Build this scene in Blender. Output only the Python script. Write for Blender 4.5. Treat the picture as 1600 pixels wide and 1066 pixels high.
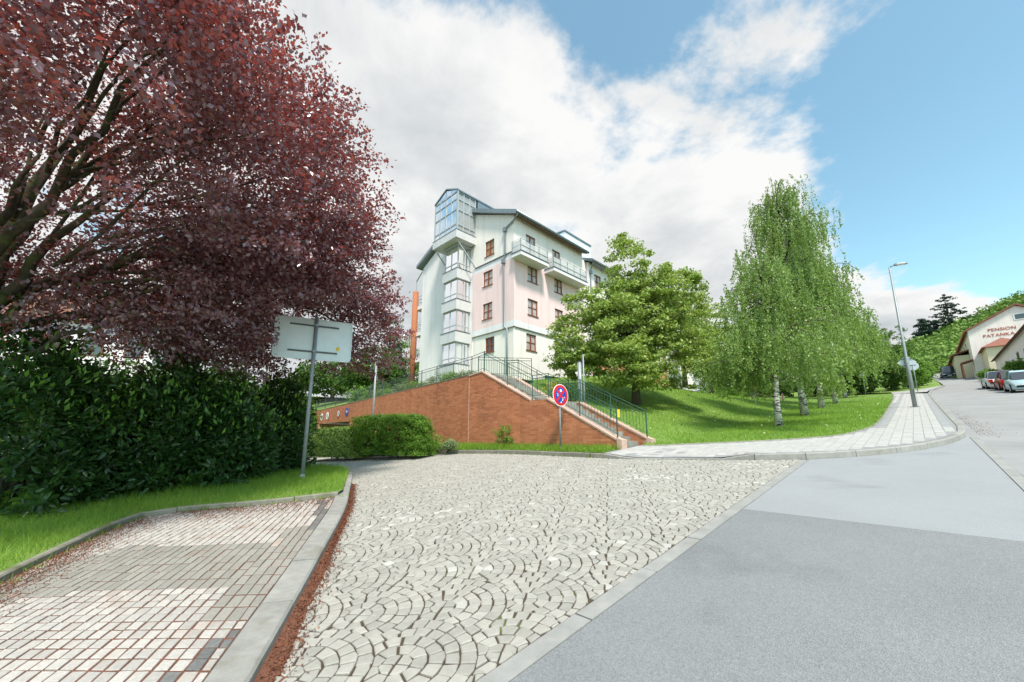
import bpy, bmesh, math, random
import numpy as np
from mathutils import Vector, Matrix
R = math.radians
for o in list(bpy.data.objects): bpy.data.objects.remove(o)
S = bpy.context.scene
COL = S.collection

# ------------------------------------------------------------------ camera
EYE = 1.5
F_PX, PX0, PY0 = 612.0, 800.0, 571.0
PITCH = math.atan(112.5 / 612)
cd = bpy.data.cameras.new('camera'); cam = bpy.data.objects.new('camera', cd); COL.objects.link(cam)
cd.sensor_width = 36; cd.lens = 36 * F_PX / 1600; cd.shift_y = 38 / 1600
cd.clip_start = .05; cd.clip_end = 3000
cam.location = (0, 0, EYE); cam.rotation_euler = (R(90) + PITCH, 0, 0)
S.camera = cam

# ------------------------------------------------------------------ sun, sky, exposure
SUN_AZ, SUN_EL = R(164), R(60)
sl = bpy.data.lights.new('sun', 'SUN'); sl.energy = 3.0; sl.angle = R(8); sl.color = (1, .93, .84)
so = bpy.data.objects.new('sun', sl); COL.objects.link(so)
sd = Vector((math.sin(SUN_AZ) * math.cos(SUN_EL), math.cos(SUN_AZ) * math.cos(SUN_EL), math.sin(SUN_EL)))
so.rotation_euler = sd.to_track_quat('Z', 'Y').to_euler(); so.location = (0, 0, 40)
W = bpy.data.worlds.new('World'); S.world = W; W.use_nodes = True
S.view_settings.view_transform = 'Standard'; S.view_settings.look = 'None'
S.view_settings.gamma = 1; S.view_settings.exposure = .9; S.view_settings.use_curve_mapping = False
S.cycles.max_bounces = 5; S.cycles.diffuse_bounces = 2; S.cycles.glossy_bounces = 2; S.cycles.transmission_bounces = 4; S.cycles.transparent_max_bounces = 8

CLD = (1.25, (3.1, 1.7, 0), 2.15, -2.3, -.4, .20, -.095, .07)
def build_sky():
    n = W.node_tree.nodes; l = W.node_tree.links; n.clear()
    def N(t, **k):
        x = n.new(t)
        for a, b in k.items(): setattr(x, a, b)
        return x
    def M(op, a, b=None, clamp=False):
        x = N('ShaderNodeMath', operation=op, use_clamp=clamp)
        for i, v in enumerate((a, b)):
            if v is None: continue
            if hasattr(v, 'links'): l.new(v, x.inputs[i])
            else: x.inputs[i].default_value = v
        return x.outputs[0]
    def ramp(v, a, b, c, d):
        x = N('ShaderNodeMapRange', interpolation_type='SMOOTHSTEP'); l.new(v, x.inputs[0])
        for i, q in enumerate((a, b, c, d)): x.inputs[i+1].default_value = q
        return x.outputs[0]
    sky = N('ShaderNodeTexSky', sky_type='NISHITA', sun_disc=False)
    sky.sun_elevation = SUN_EL; sky.sun_rotation = SUN_AZ; sky.air_density = 1.0; sky.dust_density = .8; sky.ozone_density = 1.2
    tc = N('ShaderNodeTexCoord'); sep = N('ShaderNodeSeparateXYZ'); l.new(tc.outputs['Generated'], sep.inputs[0])
    x, y, z = sep.outputs
    h = M('ADD', M('MAXIMUM', z, 0.0), .20)
    px, py = M('DIVIDE', x, h), M('DIVIDE', y, h)
    comb = N('ShaderNodeCombineXYZ'); l.new(px, comb.inputs[0]); l.new(py, comb.inputs[1])
    def noise(scale, detail, rough, off, dist=0.0):
        mp = N('ShaderNodeMapping'); mp.inputs['Location'].default_value = off
        l.new(comb.outputs[0], mp.inputs['Vector'])
        t = N('ShaderNodeTexNoise'); t.inputs['Scale'].default_value = scale; t.inputs['Detail'].default_value = detail
        t.inputs['Roughness'].default_value = rough; t.inputs['Distortion'].default_value = dist
        l.new(mp.outputs[0], t.inputs['Vector']); return t.outputs['Fac']
    big = noise(CLD[0], 12, .60, CLD[1], .15)
    # the cloud bank thins out towards the east; near the horizon there is cloud all round
    east = ramp(M('SUBTRACT', px, M('MULTIPLY', py, CLD[2])), CLD[3], CLD[4], CLD[5], CLD[6])
    low = ramp(z, .40, .16, 0, CLD[7])
    cov = M('ADD', M('ADD', big, east), low)
    mask = ramp(cov, .50, .585, 0, 1)
    thick = ramp(cov, .56, .86, 0, 1)
    fine = noise(2.6, 9, .6, (5.2, 8.4, 0), .3)
    lum = M('ADD', M('SUBTRACT', 1.0, M('MULTIPLY', thick, .58)), M('MULTIPLY', M('SUBTRACT', fine, .5), 1.75), True)
    shr = N('ShaderNodeMixRGB'); l.new(lum, shr.inputs[0]); shr.inputs[1].default_value = (2.7, 3.0, 3.2, 1); shr.inputs[2].default_value = (5.2, 5.2, 5.15, 1)
    mul = N('ShaderNodeMixRGB', blend_type='MULTIPLY'); mul.inputs[0].default_value = 1
    l.new(sky.outputs[0], mul.inputs[1]); mul.inputs[2].default_value = (1.42, 1.68, 1.36, 1)
    mix = N('ShaderNodeMixRGB'); l.new(mask, mix.inputs[0]); l.new(mul.outputs[0], mix.inputs[1]); l.new(shr.outputs[0], mix.inputs[2])
    bg = N('ShaderNodeBackground'); bg.inputs[1].default_value = .1; l.new(mix.outputs[0], bg.inputs[0])
    out = N('ShaderNodeOutputWorld'); l.new(bg.outputs[0], out.inputs[0])
build_sky()

# ------------------------------------------------------------------ helpers: where things stand
AZ = R(46)                                    # bearing of the uphill street
U = np.array([math.sin(AZ), math.cos(AZ)]); T = np.array([-math.cos(AZ), math.sin(AZ)])
def st(x, y): return U[0]*x + U[1]*y, T[0]*x + T[1]*y
def xy(s, t): return U[0]*s + T[0]*t, U[1]*s + T[1]*t
def gz(x, y):                                 # road level
    s, t = st(x, y)
    s2 = min(s, 150)
    return .097*s2 + .00027*max(0, min(s2, 110)-15)**2 + .0594*max(0, min(s2, 150)-110) - .0017*min(max(0, t-11.5), 30)**2
def smooth(v, a, b):
    v = min(1, max(0, (v-a)/(b-a))); return v*v*(3-2*v)
def lawn_z(x, y):
    s, t = st(x, y)
    g = gz(x, y) + .12
    if t <= 6.1: return g
    w = min(1, (t-6.1)/10.7); w = w*.75 + .25*(w*w*(3-2*w))
    tg = 4.75+1.4*smooth(s, 14, 27)
    return g*(1-w) + max(tg, g)*w
def ray(px, py):
    xc, yc = px-PX0, PY0-py
    return np.array([xc, F_PX*math.cos(PITCH)-yc*math.sin(PITCH), F_PX*math.sin(PITCH)+yc*math.cos(PITCH)])
def at(px, py, Y):                            # the point seen in a direction at depth Y
    d = ray(px, py); p = d*(Y/d[1]); return Vector((p[0], p[1], p[2]+EYE))
def ground(px, py, zf=gz, dz=0):
    d = ray(px, py); d = d/d[1]
    f = lambda Y: EYE+d[2]*Y-zf(d[0]*Y, Y)-dz
    Y = 1.0
    while f(Y) > 0 and Y < 250: Y *= 1.01
    a, b = Y/1.01, Y
    for _ in range(30):
        m = (a+b)/2
        if f(m) > 0: a = m
        else: b = m
    return Vector((d[0]*a, a, zf(d[0]*a, a)+dz))

# ------------------------------------------------------------------ helpers: materials
MATS = {}
def mat(name, col, rough=.8, var=.0, tint=0.0, nscale=6, bump=0.0, bscale=60, spec=.4, col2=None, metal=0, coords='Object', stain=None, hue2=None):
    """procedural surface: base colour, soft mottling, per-piece tint, fine relief"""
    m = bpy.data.materials.new(name); m.use_nodes = True; MATS[name] = m
    n = m.node_tree.nodes; l = m.node_tree.links; b = n['Principled BSDF']
    b.inputs['Roughness'].default_value = rough; b.inputs['Specular IOR Level'].default_value = spec; b.inputs['Metallic'].default_value = metal
    rgb = n.new('ShaderNodeRGB'); rgb.outputs[0].default_value = (*col, 1); c = rgb.outputs[0]
    tc = n.new('ShaderNodeTexCoord')
    if var or col2:
        t = n.new('ShaderNodeTexNoise'); t.inputs['Scale'].default_value = nscale; t.inputs['Detail'].default_value = 6; t.inputs['Roughness'].default_value = .62
        l.new(tc.outputs[coords], t.inputs['Vector'])
        mr = n.new('ShaderNodeMapRange'); l.new(t.outputs['Fac'], mr.inputs[0]); mr.inputs[1].default_value = .33; mr.inputs[2].default_value = .67
        mx = n.new('ShaderNodeMixRGB'); l.new(mr.outputs[0], mx.inputs[0]); l.new(c, mx.inputs[1])
        c2 = col2 or tuple(v*(1-var) for v in col)
        mx.inputs[2].default_value = (*c2, 1); c = mx.outputs[0]
    if stain:
        t = n.new('ShaderNodeTexNoise'); t.inputs['Scale'].default_value = stain[1]; t.inputs['Detail'].default_value = 5
        l.new(tc.outputs[coords], t.inputs['Vector'])
        mr = n.new('ShaderNodeMapRange'); l.new(t.outputs['Fac'], mr.inputs[0]); mr.inputs[1].default_value = stain[2]; mr.inputs[2].default_value = stain[2]+.12
        mx = n.new('ShaderNodeMixRGB'); l.new(mr.outputs[0], mx.inputs[0]); l.new(c, mx.inputs[1]); mx.inputs[2].default_value = (*stain[0], 1); c = mx.outputs[0]
    if tint or hue2:
        a = n.new('ShaderNodeAttribute'); a.attribute_name = 'tint'
        if hue2:
            mx = n.new('ShaderNodeMixRGB'); l.new(a.outputs['Fac'], mx.inputs[0]); l.new(c, mx.inputs[1]); mx.inputs[2].default_value = (*hue2, 1); c = mx.outputs[0]
        if tint:
            mr = n.new('ShaderNodeMapRange'); l.new(a.outputs['Fac'], mr.inputs[0]); mr.inputs[3].default_value = 1-tint; mr.inputs[4].default_value = 1+tint
            mx = n.new('ShaderNodeMixRGB'); mx.blend_type = 'MULTIPLY'; mx.inputs[0].default_value = 1
            l.new(c, mx.inputs[1]); l.new(mr.outputs[0], mx.inputs[2]); c = mx.outputs[0]
    l.new(c, b.inputs['Base Color'])
    if bump:
        t = n.new('ShaderNodeTexNoise'); t.inputs['Scale'].default_value = bscale; t.inputs['Detail'].default_value = 4; l.new(tc.outputs[coords], t.inputs['Vector'])
        bp = n.new('ShaderNodeBump'); bp.inputs['Strength'].default_value = bump; bp.inputs['Distance'].default_value = .02
        l.new(t.outputs['Fac'], bp.inputs['Height']); l.new(bp.outputs[0], b.inputs['Normal'])
    return m
def leafmat(name, c1, c2, trans, rough=.45, tw=.35, spec=.4):
    """leaf: two tones by leaf, light shining through"""
    m = bpy.data.materials.new(name); m.use_nodes = True; MATS[name] = m
    n = m.node_tree.nodes; l = m.node_tree.links; b = n['Principled BSDF']; out = n['Material Output']
    b.inputs['Roughness'].default_value = rough; b.inputs['Specular IOR Level'].default_value = spec
    a = n.new('ShaderNodeAttribute'); a.attribute_name = 'tint'
    mx = n.new('ShaderNodeMixRGB'); l.new(a.outputs['Fac'], mx.inputs[0]); mx.inputs[1].default_value = (*c1, 1); mx.inputs[2].default_value = (*c2, 1)
    l.new(mx.outputs[0], b.inputs['Base Color'])
    tr = n.new('ShaderNodeBsdfTranslucent'); tr.inputs[0].default_value = (*trans, 1)
    ms = n.new('ShaderNodeMixShader'); ms.inputs[0].default_value = tw
    l.new(b.outputs[0], ms.inputs[1]); l.new(tr.outputs[0], ms.inputs[2]); l.new(ms.outputs[0], out.inputs[0])
    return m
def glassmat(name, tintc, refl=.35, through=.6):
    m = bpy.data.materials.new(name); m.use_nodes = True; MATS[name] = m
    n = m.node_tree.nodes; l = m.node_tree.links; n.remove(n['Principled BSDF']); out = n['Material Output']
    g = n.new('ShaderNodeBsdfGlossy'); g.inputs['Roughness'].default_value = .03; g.inputs[0].default_value = (.95, .97, 1, 1)
    t = n.new('ShaderNodeBsdfTransparent'); t.inputs[0].default_value = (*tintc, 1)
    d = n.new('ShaderNodeBsdfDiffuse'); d.inputs[0].default_value = (.66, .66, .66, 1)
    m1 = n.new('ShaderNodeMixShader'); m1.inputs[0].default_value = 1-through; l.new(t.outputs[0], m1.inputs[1]); l.new(d.outputs[0], m1.inputs[2])
    lw = n.new('ShaderNodeLayerWeight'); lw.inputs[0].default_value = refl
    m2 = n.new('ShaderNodeMixShader'); l.new(lw.outputs['Fresnel'], m2.inputs[0]); l.new(m1.outputs[0], m2.inputs[1]); l.new(g.outputs[0], m2.inputs[2])
    l.new(m2.outputs[0], out.inputs[0]); return m

def asphalt(name, c1, c2, grain):
    m = mat(name, c1, .9, col2=c2, nscale=.55, spec=.25, coords='Object', stain=(tuple(v*.86 for v in c2), .8, .60))
    n = m.node_tree.nodes; l = m.node_tree.links; b = n['Principled BSDF']
    tc = n.new('ShaderNodeTexCoord'); v = n.new('ShaderNodeTexVoronoi'); v.inputs['Scale'].default_value = 115; l.new(tc.outputs['Object'], v.inputs['Vector'])
    sp = n.new('ShaderNodeMapRange'); l.new(v.outputs['Color'], sp.inputs[0]); sp.inputs[3].default_value = 1-grain; sp.inputs[4].default_value = 1+grain
    mx = n.new('ShaderNodeMixRGB'); mx.blend_type = 'MULTIPLY'; mx.inputs[0].default_value = 1
    src = b.inputs['Base Color'].links[0].from_socket; l.new(src, mx.inputs[1]); l.new(sp.outputs[0], mx.inputs[2]); l.new(mx.outputs[0], b.inputs['Base Color'])
    bp = n.new('ShaderNodeBump'); bp.inputs['Strength'].default_value = .5; bp.inputs['Distance'].default_value = .008; l.new(v.outputs['Distance'], bp.inputs['Height']); l.new(bp.outputs[0], b.inputs['Normal'])
    return m

asphalt('asphalt_old', (.225, .231, .236), (.193, .199, .205), .22)
asphalt('asphalt_new', (.295, .305, .315), (.27, .279, .288), .08)
asphalt('asphalt_street', (.305, .302, .298), (.25, .249, .247), .09)
mat('concrete', (.32, .315, .30), .9, .22, nscale=5, bump=.25, bscale=90, stain=((.26, .25, .22), 2.2, .60))
mat('kerb_stone', (.325, .315, .29), .9, .25, tint=.10, nscale=7, bump=.3, bscale=90, stain=((.22, .21, .17), 3, .60))
mat('kerb_old', (.27, .26, .21), .92, .3, tint=.12, nscale=8, bump=.35, bscale=80, stain=((.14, .15, .08), 3, .55))
mat('sett', (.355, .336, .298), .72, .16, tint=.12, nscale=14, bump=.25, bscale=120, spec=.45)
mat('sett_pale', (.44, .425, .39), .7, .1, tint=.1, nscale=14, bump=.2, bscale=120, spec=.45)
mat('joint_soil', (.095, .066, .042), .95, .4, nscale=9, bump=.5, bscale=150, stain=((.12, .14, .04), 1.6, .60))
mat('joint_litter', (.19, .08, .048), .95, .45, nscale=11, bump=.5, bscale=160)
mat('bay_granite', (.46, .43, .395), .75, .22, tint=.12, nscale=40, bump=.25, bscale=160, stain=((.36, .30, .255), 1.6, .56))
mat('bay_grey', (.295, .278, .245), .8, .18, tint=.10, nscale=35, bump=.25, bscale=160, stain=((.26, .20, .16), 2.2, .62))
mat('bay_dark', (.17, .17, .165), .8, .3, tint=.15, nscale=40, bump=.3, bscale=160)
mat('walk_paver', (.41, .40, .38), .85, .12, tint=.07, nscale=6, bump=.15, bscale=120)
mat('walk_paver_dark', (.30, .30, .30), .85, .12, tint=.08, nscale=6, bump=.15, bscale=120)
mat('grass_soil', (.12, .21, .035), .95, nscale=1.2, col2=(.17, .25, .05), bump=.6, bscale=40)
mat('soil', (.07, .055, .035), .95, .4, nscale=4, bump=.5, bscale=40)
leafmat('grass_blade', (.115, .225, .024), (.27, .42, .055), (.30, .48, .05), .6, .35, .25)
mat('brick', (.55, .19, .088), .85, .12, tint=.08, nscale=8, bump=.2, bscale=120, hue2=(.58, .225, .112), stain=((.43, .15, .075), .7, .55))
mat('mortar', (.60, .38, .26), .95, .2, nscale=10)
mat('coping', (.62, .42, .34), .85, .18, nscale=6, bump=.15, tint=.05)
mat('step_stone', (.33, .32, .28), .9, .35, tint=.12, nscale=5, bump=.4, bscale=50)
mat('plaster_cream', (.89, .81, .765), .9, .05, nscale=.7, bump=.08, bscale=200)
mat('plaster_white', (.88, .815, .81), .9, .06, nscale=.8, bump=.08, bscale=200)
mat('plaster_pink', (.88, .65, .64), .9, .05, nscale=.7, bump=.08, bscale=200)
mat('plaster_band', (.81, .775, .79), .9, .05, nscale=.7)
mat('plaster_blue', (.72, .80, .87), .9, .05, nscale=.7)
mat('plaster_yellow', (.78, .68, .48), .9, .08, nscale=.7)
mat('plaster_orange', (.80, .50, .30), .9, .08, nscale=.7)
mat('brick_face', (.60, .27, .15), .88, .12, nscale=6)
mat('panel_grey', (.66, .65, .655), .5, .05, nscale=2, metal=.1)
mat('frame_grey', (.43, .46, .47), .4, metal=.2)
mat('frame_brown', (.25, .07, .035), .5, .2, nscale=20)
mat('zinc', (.27, .31, .34), .4, .15, nscale=3, metal=.5)
mat('soffit', (.22, .13, .08), .8)
mat('ledge', (.20, .19, .14), .8)
mat('dark_metal', (.07, .075, .08), .5)
mat('glass_curtain', (.60, .53, .49), .08, col2=(.36, .29, .27), nscale=1.3, spec=.9)
mat('glass_tan', (.42, .29, .14), .12, col2=(.33, .22, .10), nscale=2, spec=.8)
mat('glass_dark', (.05, .05, .055), .05, spec=1.0)
glassmat('glass', (.90, .92, .93), .16, .60)
glassmat('mesh_panel', (.9, .92, .93), .08, .45)
glassmat('glass_bay', (.62, .62, .64), .55, .42)
mat('brick_column', (.42, .15, .07), .8, .15, nscale=12)
mat('galvanised', (.31, .34, .36), .5, .2, nscale=12, metal=.25)
mat('sign_back', (.60, .64, .66), .42, .08, nscale=5, metal=.35)
mat('rail_green', (.015, .075, .055), .45, spec=.5)
mat('rail_grey', (.085, .10, .105), .45, metal=.4)
mat('sign_red', (.62, .015, .02), .4); mat('sign_blue', (.01, .055, .42), .4); mat('sign_white', (.82, .83, .83), .4)
mat('yellow', (.75, .50, .02), .5)
mat('bark_dark', (.085, .07, .05), .95, .45, nscale=14, bump=.8, bscale=30, stain=((.09, .11, .035), 2.2, .52))
mat('bark_grey', (.13, .11, .085), .95, .4, nscale=12, bump=.8, bscale=30)
mat('roof_red', (.28, .11, .075), .85, .25, nscale=6); mat('roof_brown', (.21, .095, .065), .85, .25, nscale=6)
mat('paint_red', (.45, .09, .04), .6)
leafmat('leaf_purple', (.07, .034, .047), (.27, .175, .215), (.58, .09, .05), .27, .25, 1.0)
leafmat('leaf_laurel', (.016, .045, .014), (.05, .115, .027), (.12, .26, .03), .32, .22, .5)
leafmat('leaf_laurel_young', (.07, .19, .028), (.20, .36, .05), (.28, .45, .05), .4, .35, .4)
leafmat('leaf_linden', (.13, .24, .04), (.42, .49, .14), (.36, .48, .07), .45, .35, .35)
leafmat('leaf_birch', (.11, .205, .045), (.30, .40, .12), (.34, .49, .07), .42, .38, .4)
leafmat('leaf_yew', (.045, .12, .016), (.17, .31, .03), (.26, .44, .04), .5, .3, .3)
leafmat('leaf_willow', (.19, .30, .06), (.38, .50, .14), (.28, .42, .08), .5, .35, .3)
leafmat('leaf_shrub', (.09, .20, .03), (.22, .37, .06), (.28, .46, .06), .5, .35, .3)
leafmat('leaf_grey', (.16, .23, .10), (.31, .37, .18), (.22, .30, .12), .5, .3, .3)
leafmat('leaf_dark', (.035, .09, .02), (.11, .20, .038), (.18, .31, .04), .5, .3, .3)
leafmat('leaf_wood', (.10, .20, .04), (.25, .37, .085), (.16, .28, .05), .6, .25, .2)
leafmat('leaf_pine', (.03, .06, .045), (.07, .115, .08), (.05, .09, .05), .6, .15, .2)
leafmat('leaf_spruce', (.05, .10, .06), (.11, .18, .10), (.10, .17, .08), .6, .2, .2)
leafmat('leaf_gold', (.42, .36, .03), (.62, .52, .05), (.5, .45, .05), .5, .3, .3)
leafmat('litter', (.11, .04, .022), (.25, .10, .055), (.2, .08, .04), .8, .1, .2)
leafmat('petal', (.75, .74, .70), (.8, .75, .55), (.7, .7, .6), .7, .2, .2)

def streaks(name, amt):
    m = MATS[name]; n = m.node_tree.nodes; l = m.node_tree.links; b = n['Principled BSDF']; src = b.inputs['Base Color'].links[0].from_socket
    tc = n.new('ShaderNodeTexCoord'); mp = n.new('ShaderNodeMapping'); mp.inputs['Scale'].default_value = (2.2, 2.2, .16); l.new(tc.outputs['Object'], mp.inputs[0])
    t = n.new('ShaderNodeTexNoise'); t.inputs['Scale'].default_value = 1.0; t.inputs['Detail'].default_value = 7; t.inputs['Roughness'].default_value = .65; l.new(mp.outputs[0], t.inputs[0])
    mr = n.new('ShaderNodeMapRange'); l.new(t.outputs['Fac'], mr.inputs[0]); mr.inputs[1].default_value = .45; mr.inputs[2].default_value = .72; mr.inputs[3].default_value = 1; mr.inputs[4].default_value = 1-amt
    mx = n.new('ShaderNodeMixRGB'); mx.blend_type = 'MULTIPLY'; mx.inputs[0].default_value = 1; l.new(src, mx.inputs[1]); l.new(mr.outputs[0], mx.inputs[2]); l.new(mx.outputs[0], b.inputs['Base Color'])
for q in ('plaster_cream', 'plaster_white', 'plaster_pink', 'plaster_band', 'panel_grey', 'concrete', 'coping'): streaks(q, .13)
streaks('brick', .22)
def birch_bark():
    m = bpy.data.materials.new('bark_birch'); m.use_nodes = True; MATS['bark_birch'] = m
    n = m.node_tree.nodes; l = m.node_tree.links; b = n['Principled BSDF']; b.inputs['Roughness'].default_value = .8
    tc = n.new('ShaderNodeTexCoord'); mp = n.new('ShaderNodeMapping'); mp.inputs['Scale'].default_value = (3, 3, 9); l.new(tc.outputs['Object'], mp.inputs[0])
    t = n.new('ShaderNodeTexNoise'); t.inputs['Scale'].default_value = 1.6; t.inputs['Detail'].default_value = 5; l.new(mp.outputs[0], t.inputs[0])
    r = n.new('ShaderNodeValToRGB'); l.new(t.outputs['Fac'], r.inputs[0]); e = r.color_ramp.elements
    e[0].position = .42; e[0].color = (.05, .045, .04, 1); e[1].position = .52; e[1].color = (.55, .54, .50, 1)
    l.new(r.outputs[0], b.inputs['Base Color'])
birch_bark()

# ------------------------------------------------------------------ helpers: objects
def tag(o, label=None, cat=None, group=None, kind=None):
    if label: o['label'] = label
    if cat: o['category'] = cat
    if group: o['group'] = group
    if kind: o['kind'] = kind
    return o
def thing(name, label, cat, loc=(0, 0, 0), rz=0, group=None):
    o = bpy.data.objects.new(name, None); COL.objects.link(o); o.location = loc; o.rotation_euler = (0, 0, rz)
    o.empty_display_size = .2
    return tag(o, label, cat, group)
def link(name, me, parent=None):
    o = bpy.data.objects.new(name, me); COL.objects.link(o); o.parent = parent; return o
def mlist(me, mats):
    for m in ([mats] if isinstance(mats, str) else mats): me.materials.append(MATS[m])
class MB:
    def __init__(s): s.v = []; s.f = []; s.m = []; s.t = []
    def add(s, vs, fs, m=0, t=None):
        k = len(s.v); s.v += [tuple(v) for v in vs]; t = random.random() if t is None else t
        for f in fs: s.f.append(tuple(i+k for i in f)); s.m.append(m); s.t.append(t)
        return s
    def box(s, x0, x1, y0, y1, z0, z1, m=0, M=None, t=None):
        vs = [(x, y, z) for z in (z0, z1) for y in (y0, y1) for x in (x0, x1)]
        if M is not None: vs = [tuple(M @ Vector(v)) for v in vs]
        return s.add(vs, [(0, 2, 3, 1), (4, 5, 7, 6), (0, 1, 5, 4), (1, 3, 7, 5), (3, 2, 6, 7), (2, 0, 4, 6)], m, t)
    def prism(s, poly, d, m=0, t=None):
        """poly: 3-d outline, extruded by vector d"""
        n = len(poly); p = [Vector(q) for q in poly]; d = Vector(d)
        return s.add(p+[q+d for q in p], [tuple(range(n))[::-1], tuple(range(n, 2*n))]+[(i, (i+1) % n, n+(i+1) % n, n+i) for i in range(n)], m, t)
    def tube(s, pts, r, n=8, m=0, caps=True, t=None):
        pts = [Vector(p) for p in pts]; k = len(pts)
        rs = r if isinstance(r, (list, tuple)) else [r]*k
        vs = []; pu = None
        for i, p in enumerate(pts):
            d = (pts[min(i+1, k-1)]-pts[max(i-1, 0)]).normalized()
            if pu is None: pu = d.orthogonal().normalized()
            pu = (pu-d*pu.dot(d))
            pu = d.orthogonal().normalized() if pu.length < 1e-4 else pu.normalized()
            w = d.cross(pu)
            vs += [p+(pu*math.cos(2*math.pi*j/n)+w*math.sin(2*math.pi*j/n))*rs[i] for j in range(n)]
        fs = [(i*n+j, i*n+(j+1) % n, (i+1)*n+(j+1) % n, (i+1)*n+j) for i in range(k-1) for j in range(n)]
        if caps: fs += [tuple(range(n))[::-1], tuple(range((k-1)*n, k*n))]
        return s.add(vs, fs, m, t)
    def bar(s, a, b, w, h, m=0, t=None, up=(0, 0, 1)):
        a, b = Vector(a), Vector(b); d = (b-a).normalized(); up = Vector(up)
        if abs(d.dot(up)) > .98: up = Vector((1, 0, 0))
        x = d.cross(up).normalized(); z = x.cross(d)
        vs = [p+x*i*w/2+z*j*h/2 for p in (a, b) for j in (-1, 1) for i in (-1, 1)]
        return s.add(vs, [(0, 2, 3, 1), (4, 5, 7, 6), (0, 1, 5, 4), (1, 3, 7, 5), (3, 2, 6, 7), (2, 0, 4, 6)], m, t)
    def build(s, name, mats, parent=None, smooth=False):
        me = bpy.data.meshes.new(name); me.from_pydata(s.v, [], s.f); mlist(me, mats)
        me.polygons.foreach_set('material_index', s.m)
        a = me.attributes.new('tint', 'FLOAT', 'FACE'); a.data.foreach_set('value', s.t)
        if smooth: me.polygons.foreach_set('use_smooth', [True]*len(s.f))
        me.validate(); me.update()
        return link(name, me, parent)
def np_mesh(name, V, Fc, mats, parent=None, tint=None, smooth=False):
    V = np.asarray(V, dtype=np.float32); Fc = np.asarray(Fc, dtype=np.int32); k = Fc.shape[1]
    me = bpy.data.meshes.new(name); me.vertices.add(len(V)); me.vertices.foreach_set('co', V.ravel())
    me.loops.add(Fc.size); me.loops.foreach_set('vertex_index', Fc.ravel())
    me.polygons.add(len(Fc)); me.polygons.foreach_set('loop_start', np.arange(0, Fc.size, k, dtype=np.int32))
    mlist(me, mats)
    if tint is not None:
        a = me.attributes.new('tint', 'FLOAT', 'FACE'); a.data.foreach_set('value', np.asarray(tint, dtype=np.float32))
    me.update(calc_edges=True)
    if smooth: me.polygons.foreach_set('use_smooth', np.ones(len(Fc), dtype=bool))
    return link(name, me, parent)
def unit(a): return a/np.maximum(np.linalg.norm(a, axis=1, keepdims=True), 1e-6)
def leaves(name, m, parent, P, size, rng, axis=None, up=None, width=.55, fold=.25, hexa=False, tint=None, upw=.6):
    """P (n,3): one folded leaf blade at each point; axis = the way the leaf points, up = the way its face looks"""
    n = len(P); P = np.asarray(P, float)
    ax = rng.normal(size=(n, 3)) if axis is None else np.asarray(axis)+rng.normal(size=(n, 3))*.35
    ax = unit(ax)
    nu = (np.zeros((n, 3)) if up is None else np.asarray(up)*upw)+rng.normal(size=(n, 3))*.55+np.array([0, 0, .35])
    w = unit(np.cross(ax, nu)); nn = np.cross(w, ax)
    sz = (size*(.65+.7*rng.random(n)))[:, None]
    L = ax*sz*.5; Wd = w*sz*width*.5; up_ = nn*sz*fold*width*.5
    if hexa:
        V = np.stack([P-L, P-L*.35+Wd*.95+up_, P+L*.35+Wd*.8+up_, P+L-up_*.8, P+L*.35-Wd*.8+up_, P-L*.35-Wd*.95+up_], 1).reshape(-1, 3)
        i = np.arange(n)[:, None]*6
        Fc = np.concatenate([i+np.array([0, 1, 2, 3]), i+np.array([0, 3, 4, 5])], 1).reshape(-1, 4); rep = 2
    else:
        V = np.stack([P-L, P+Wd+up_, P+L, P-Wd+up_], 1).reshape(-1, 3)
        i = np.arange(n)[:, None]*4
        Fc = np.concatenate([i+np.array([0, 1, 2]), i+np.array([0, 2, 3])], 1).reshape(-1, 3); rep = 2
    tt = rng.random(n) if tint is None else tint
    return np_mesh(name, V, Fc, m, parent, np.repeat(tt, rep))
def copy_tree(o, parent=None):
    c = o.copy(); COL.objects.link(c); c.parent = parent
    for ch in o.children: copy_tree(ch, c)
    return c
def inpoly(x, y, poly):
    c = False; j = len(poly)-1
    for i in range(len(poly)):
        a, b = poly[i], poly[j]
        if (a[1] > y) != (b[1] > y) and x < (b[0]-a[0])*(y-a[1])/(b[1]-a[1])+a[0]: c = not c
        j = i
    return c
def spline(pts, step):
    """smooth polyline through pts, about `step` apart"""
    p = [Vector(q) for q in pts]; out = []
    for i in range(len(p)-1):
        a, b, c, d = p[max(i-1, 0)], p[i], p[i+1], p[min(i+2, len(p)-1)]
        k = max(1, round((c-b).length/step))
        for j in range(k):
            t = j/k; out.append(.5*((2*b)+(c-a)*t+(2*a-5*b+4*c-d)*t*t+(3*b-a-3*c+d)*t*t*t))
    return out+[p[-1]]
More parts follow.
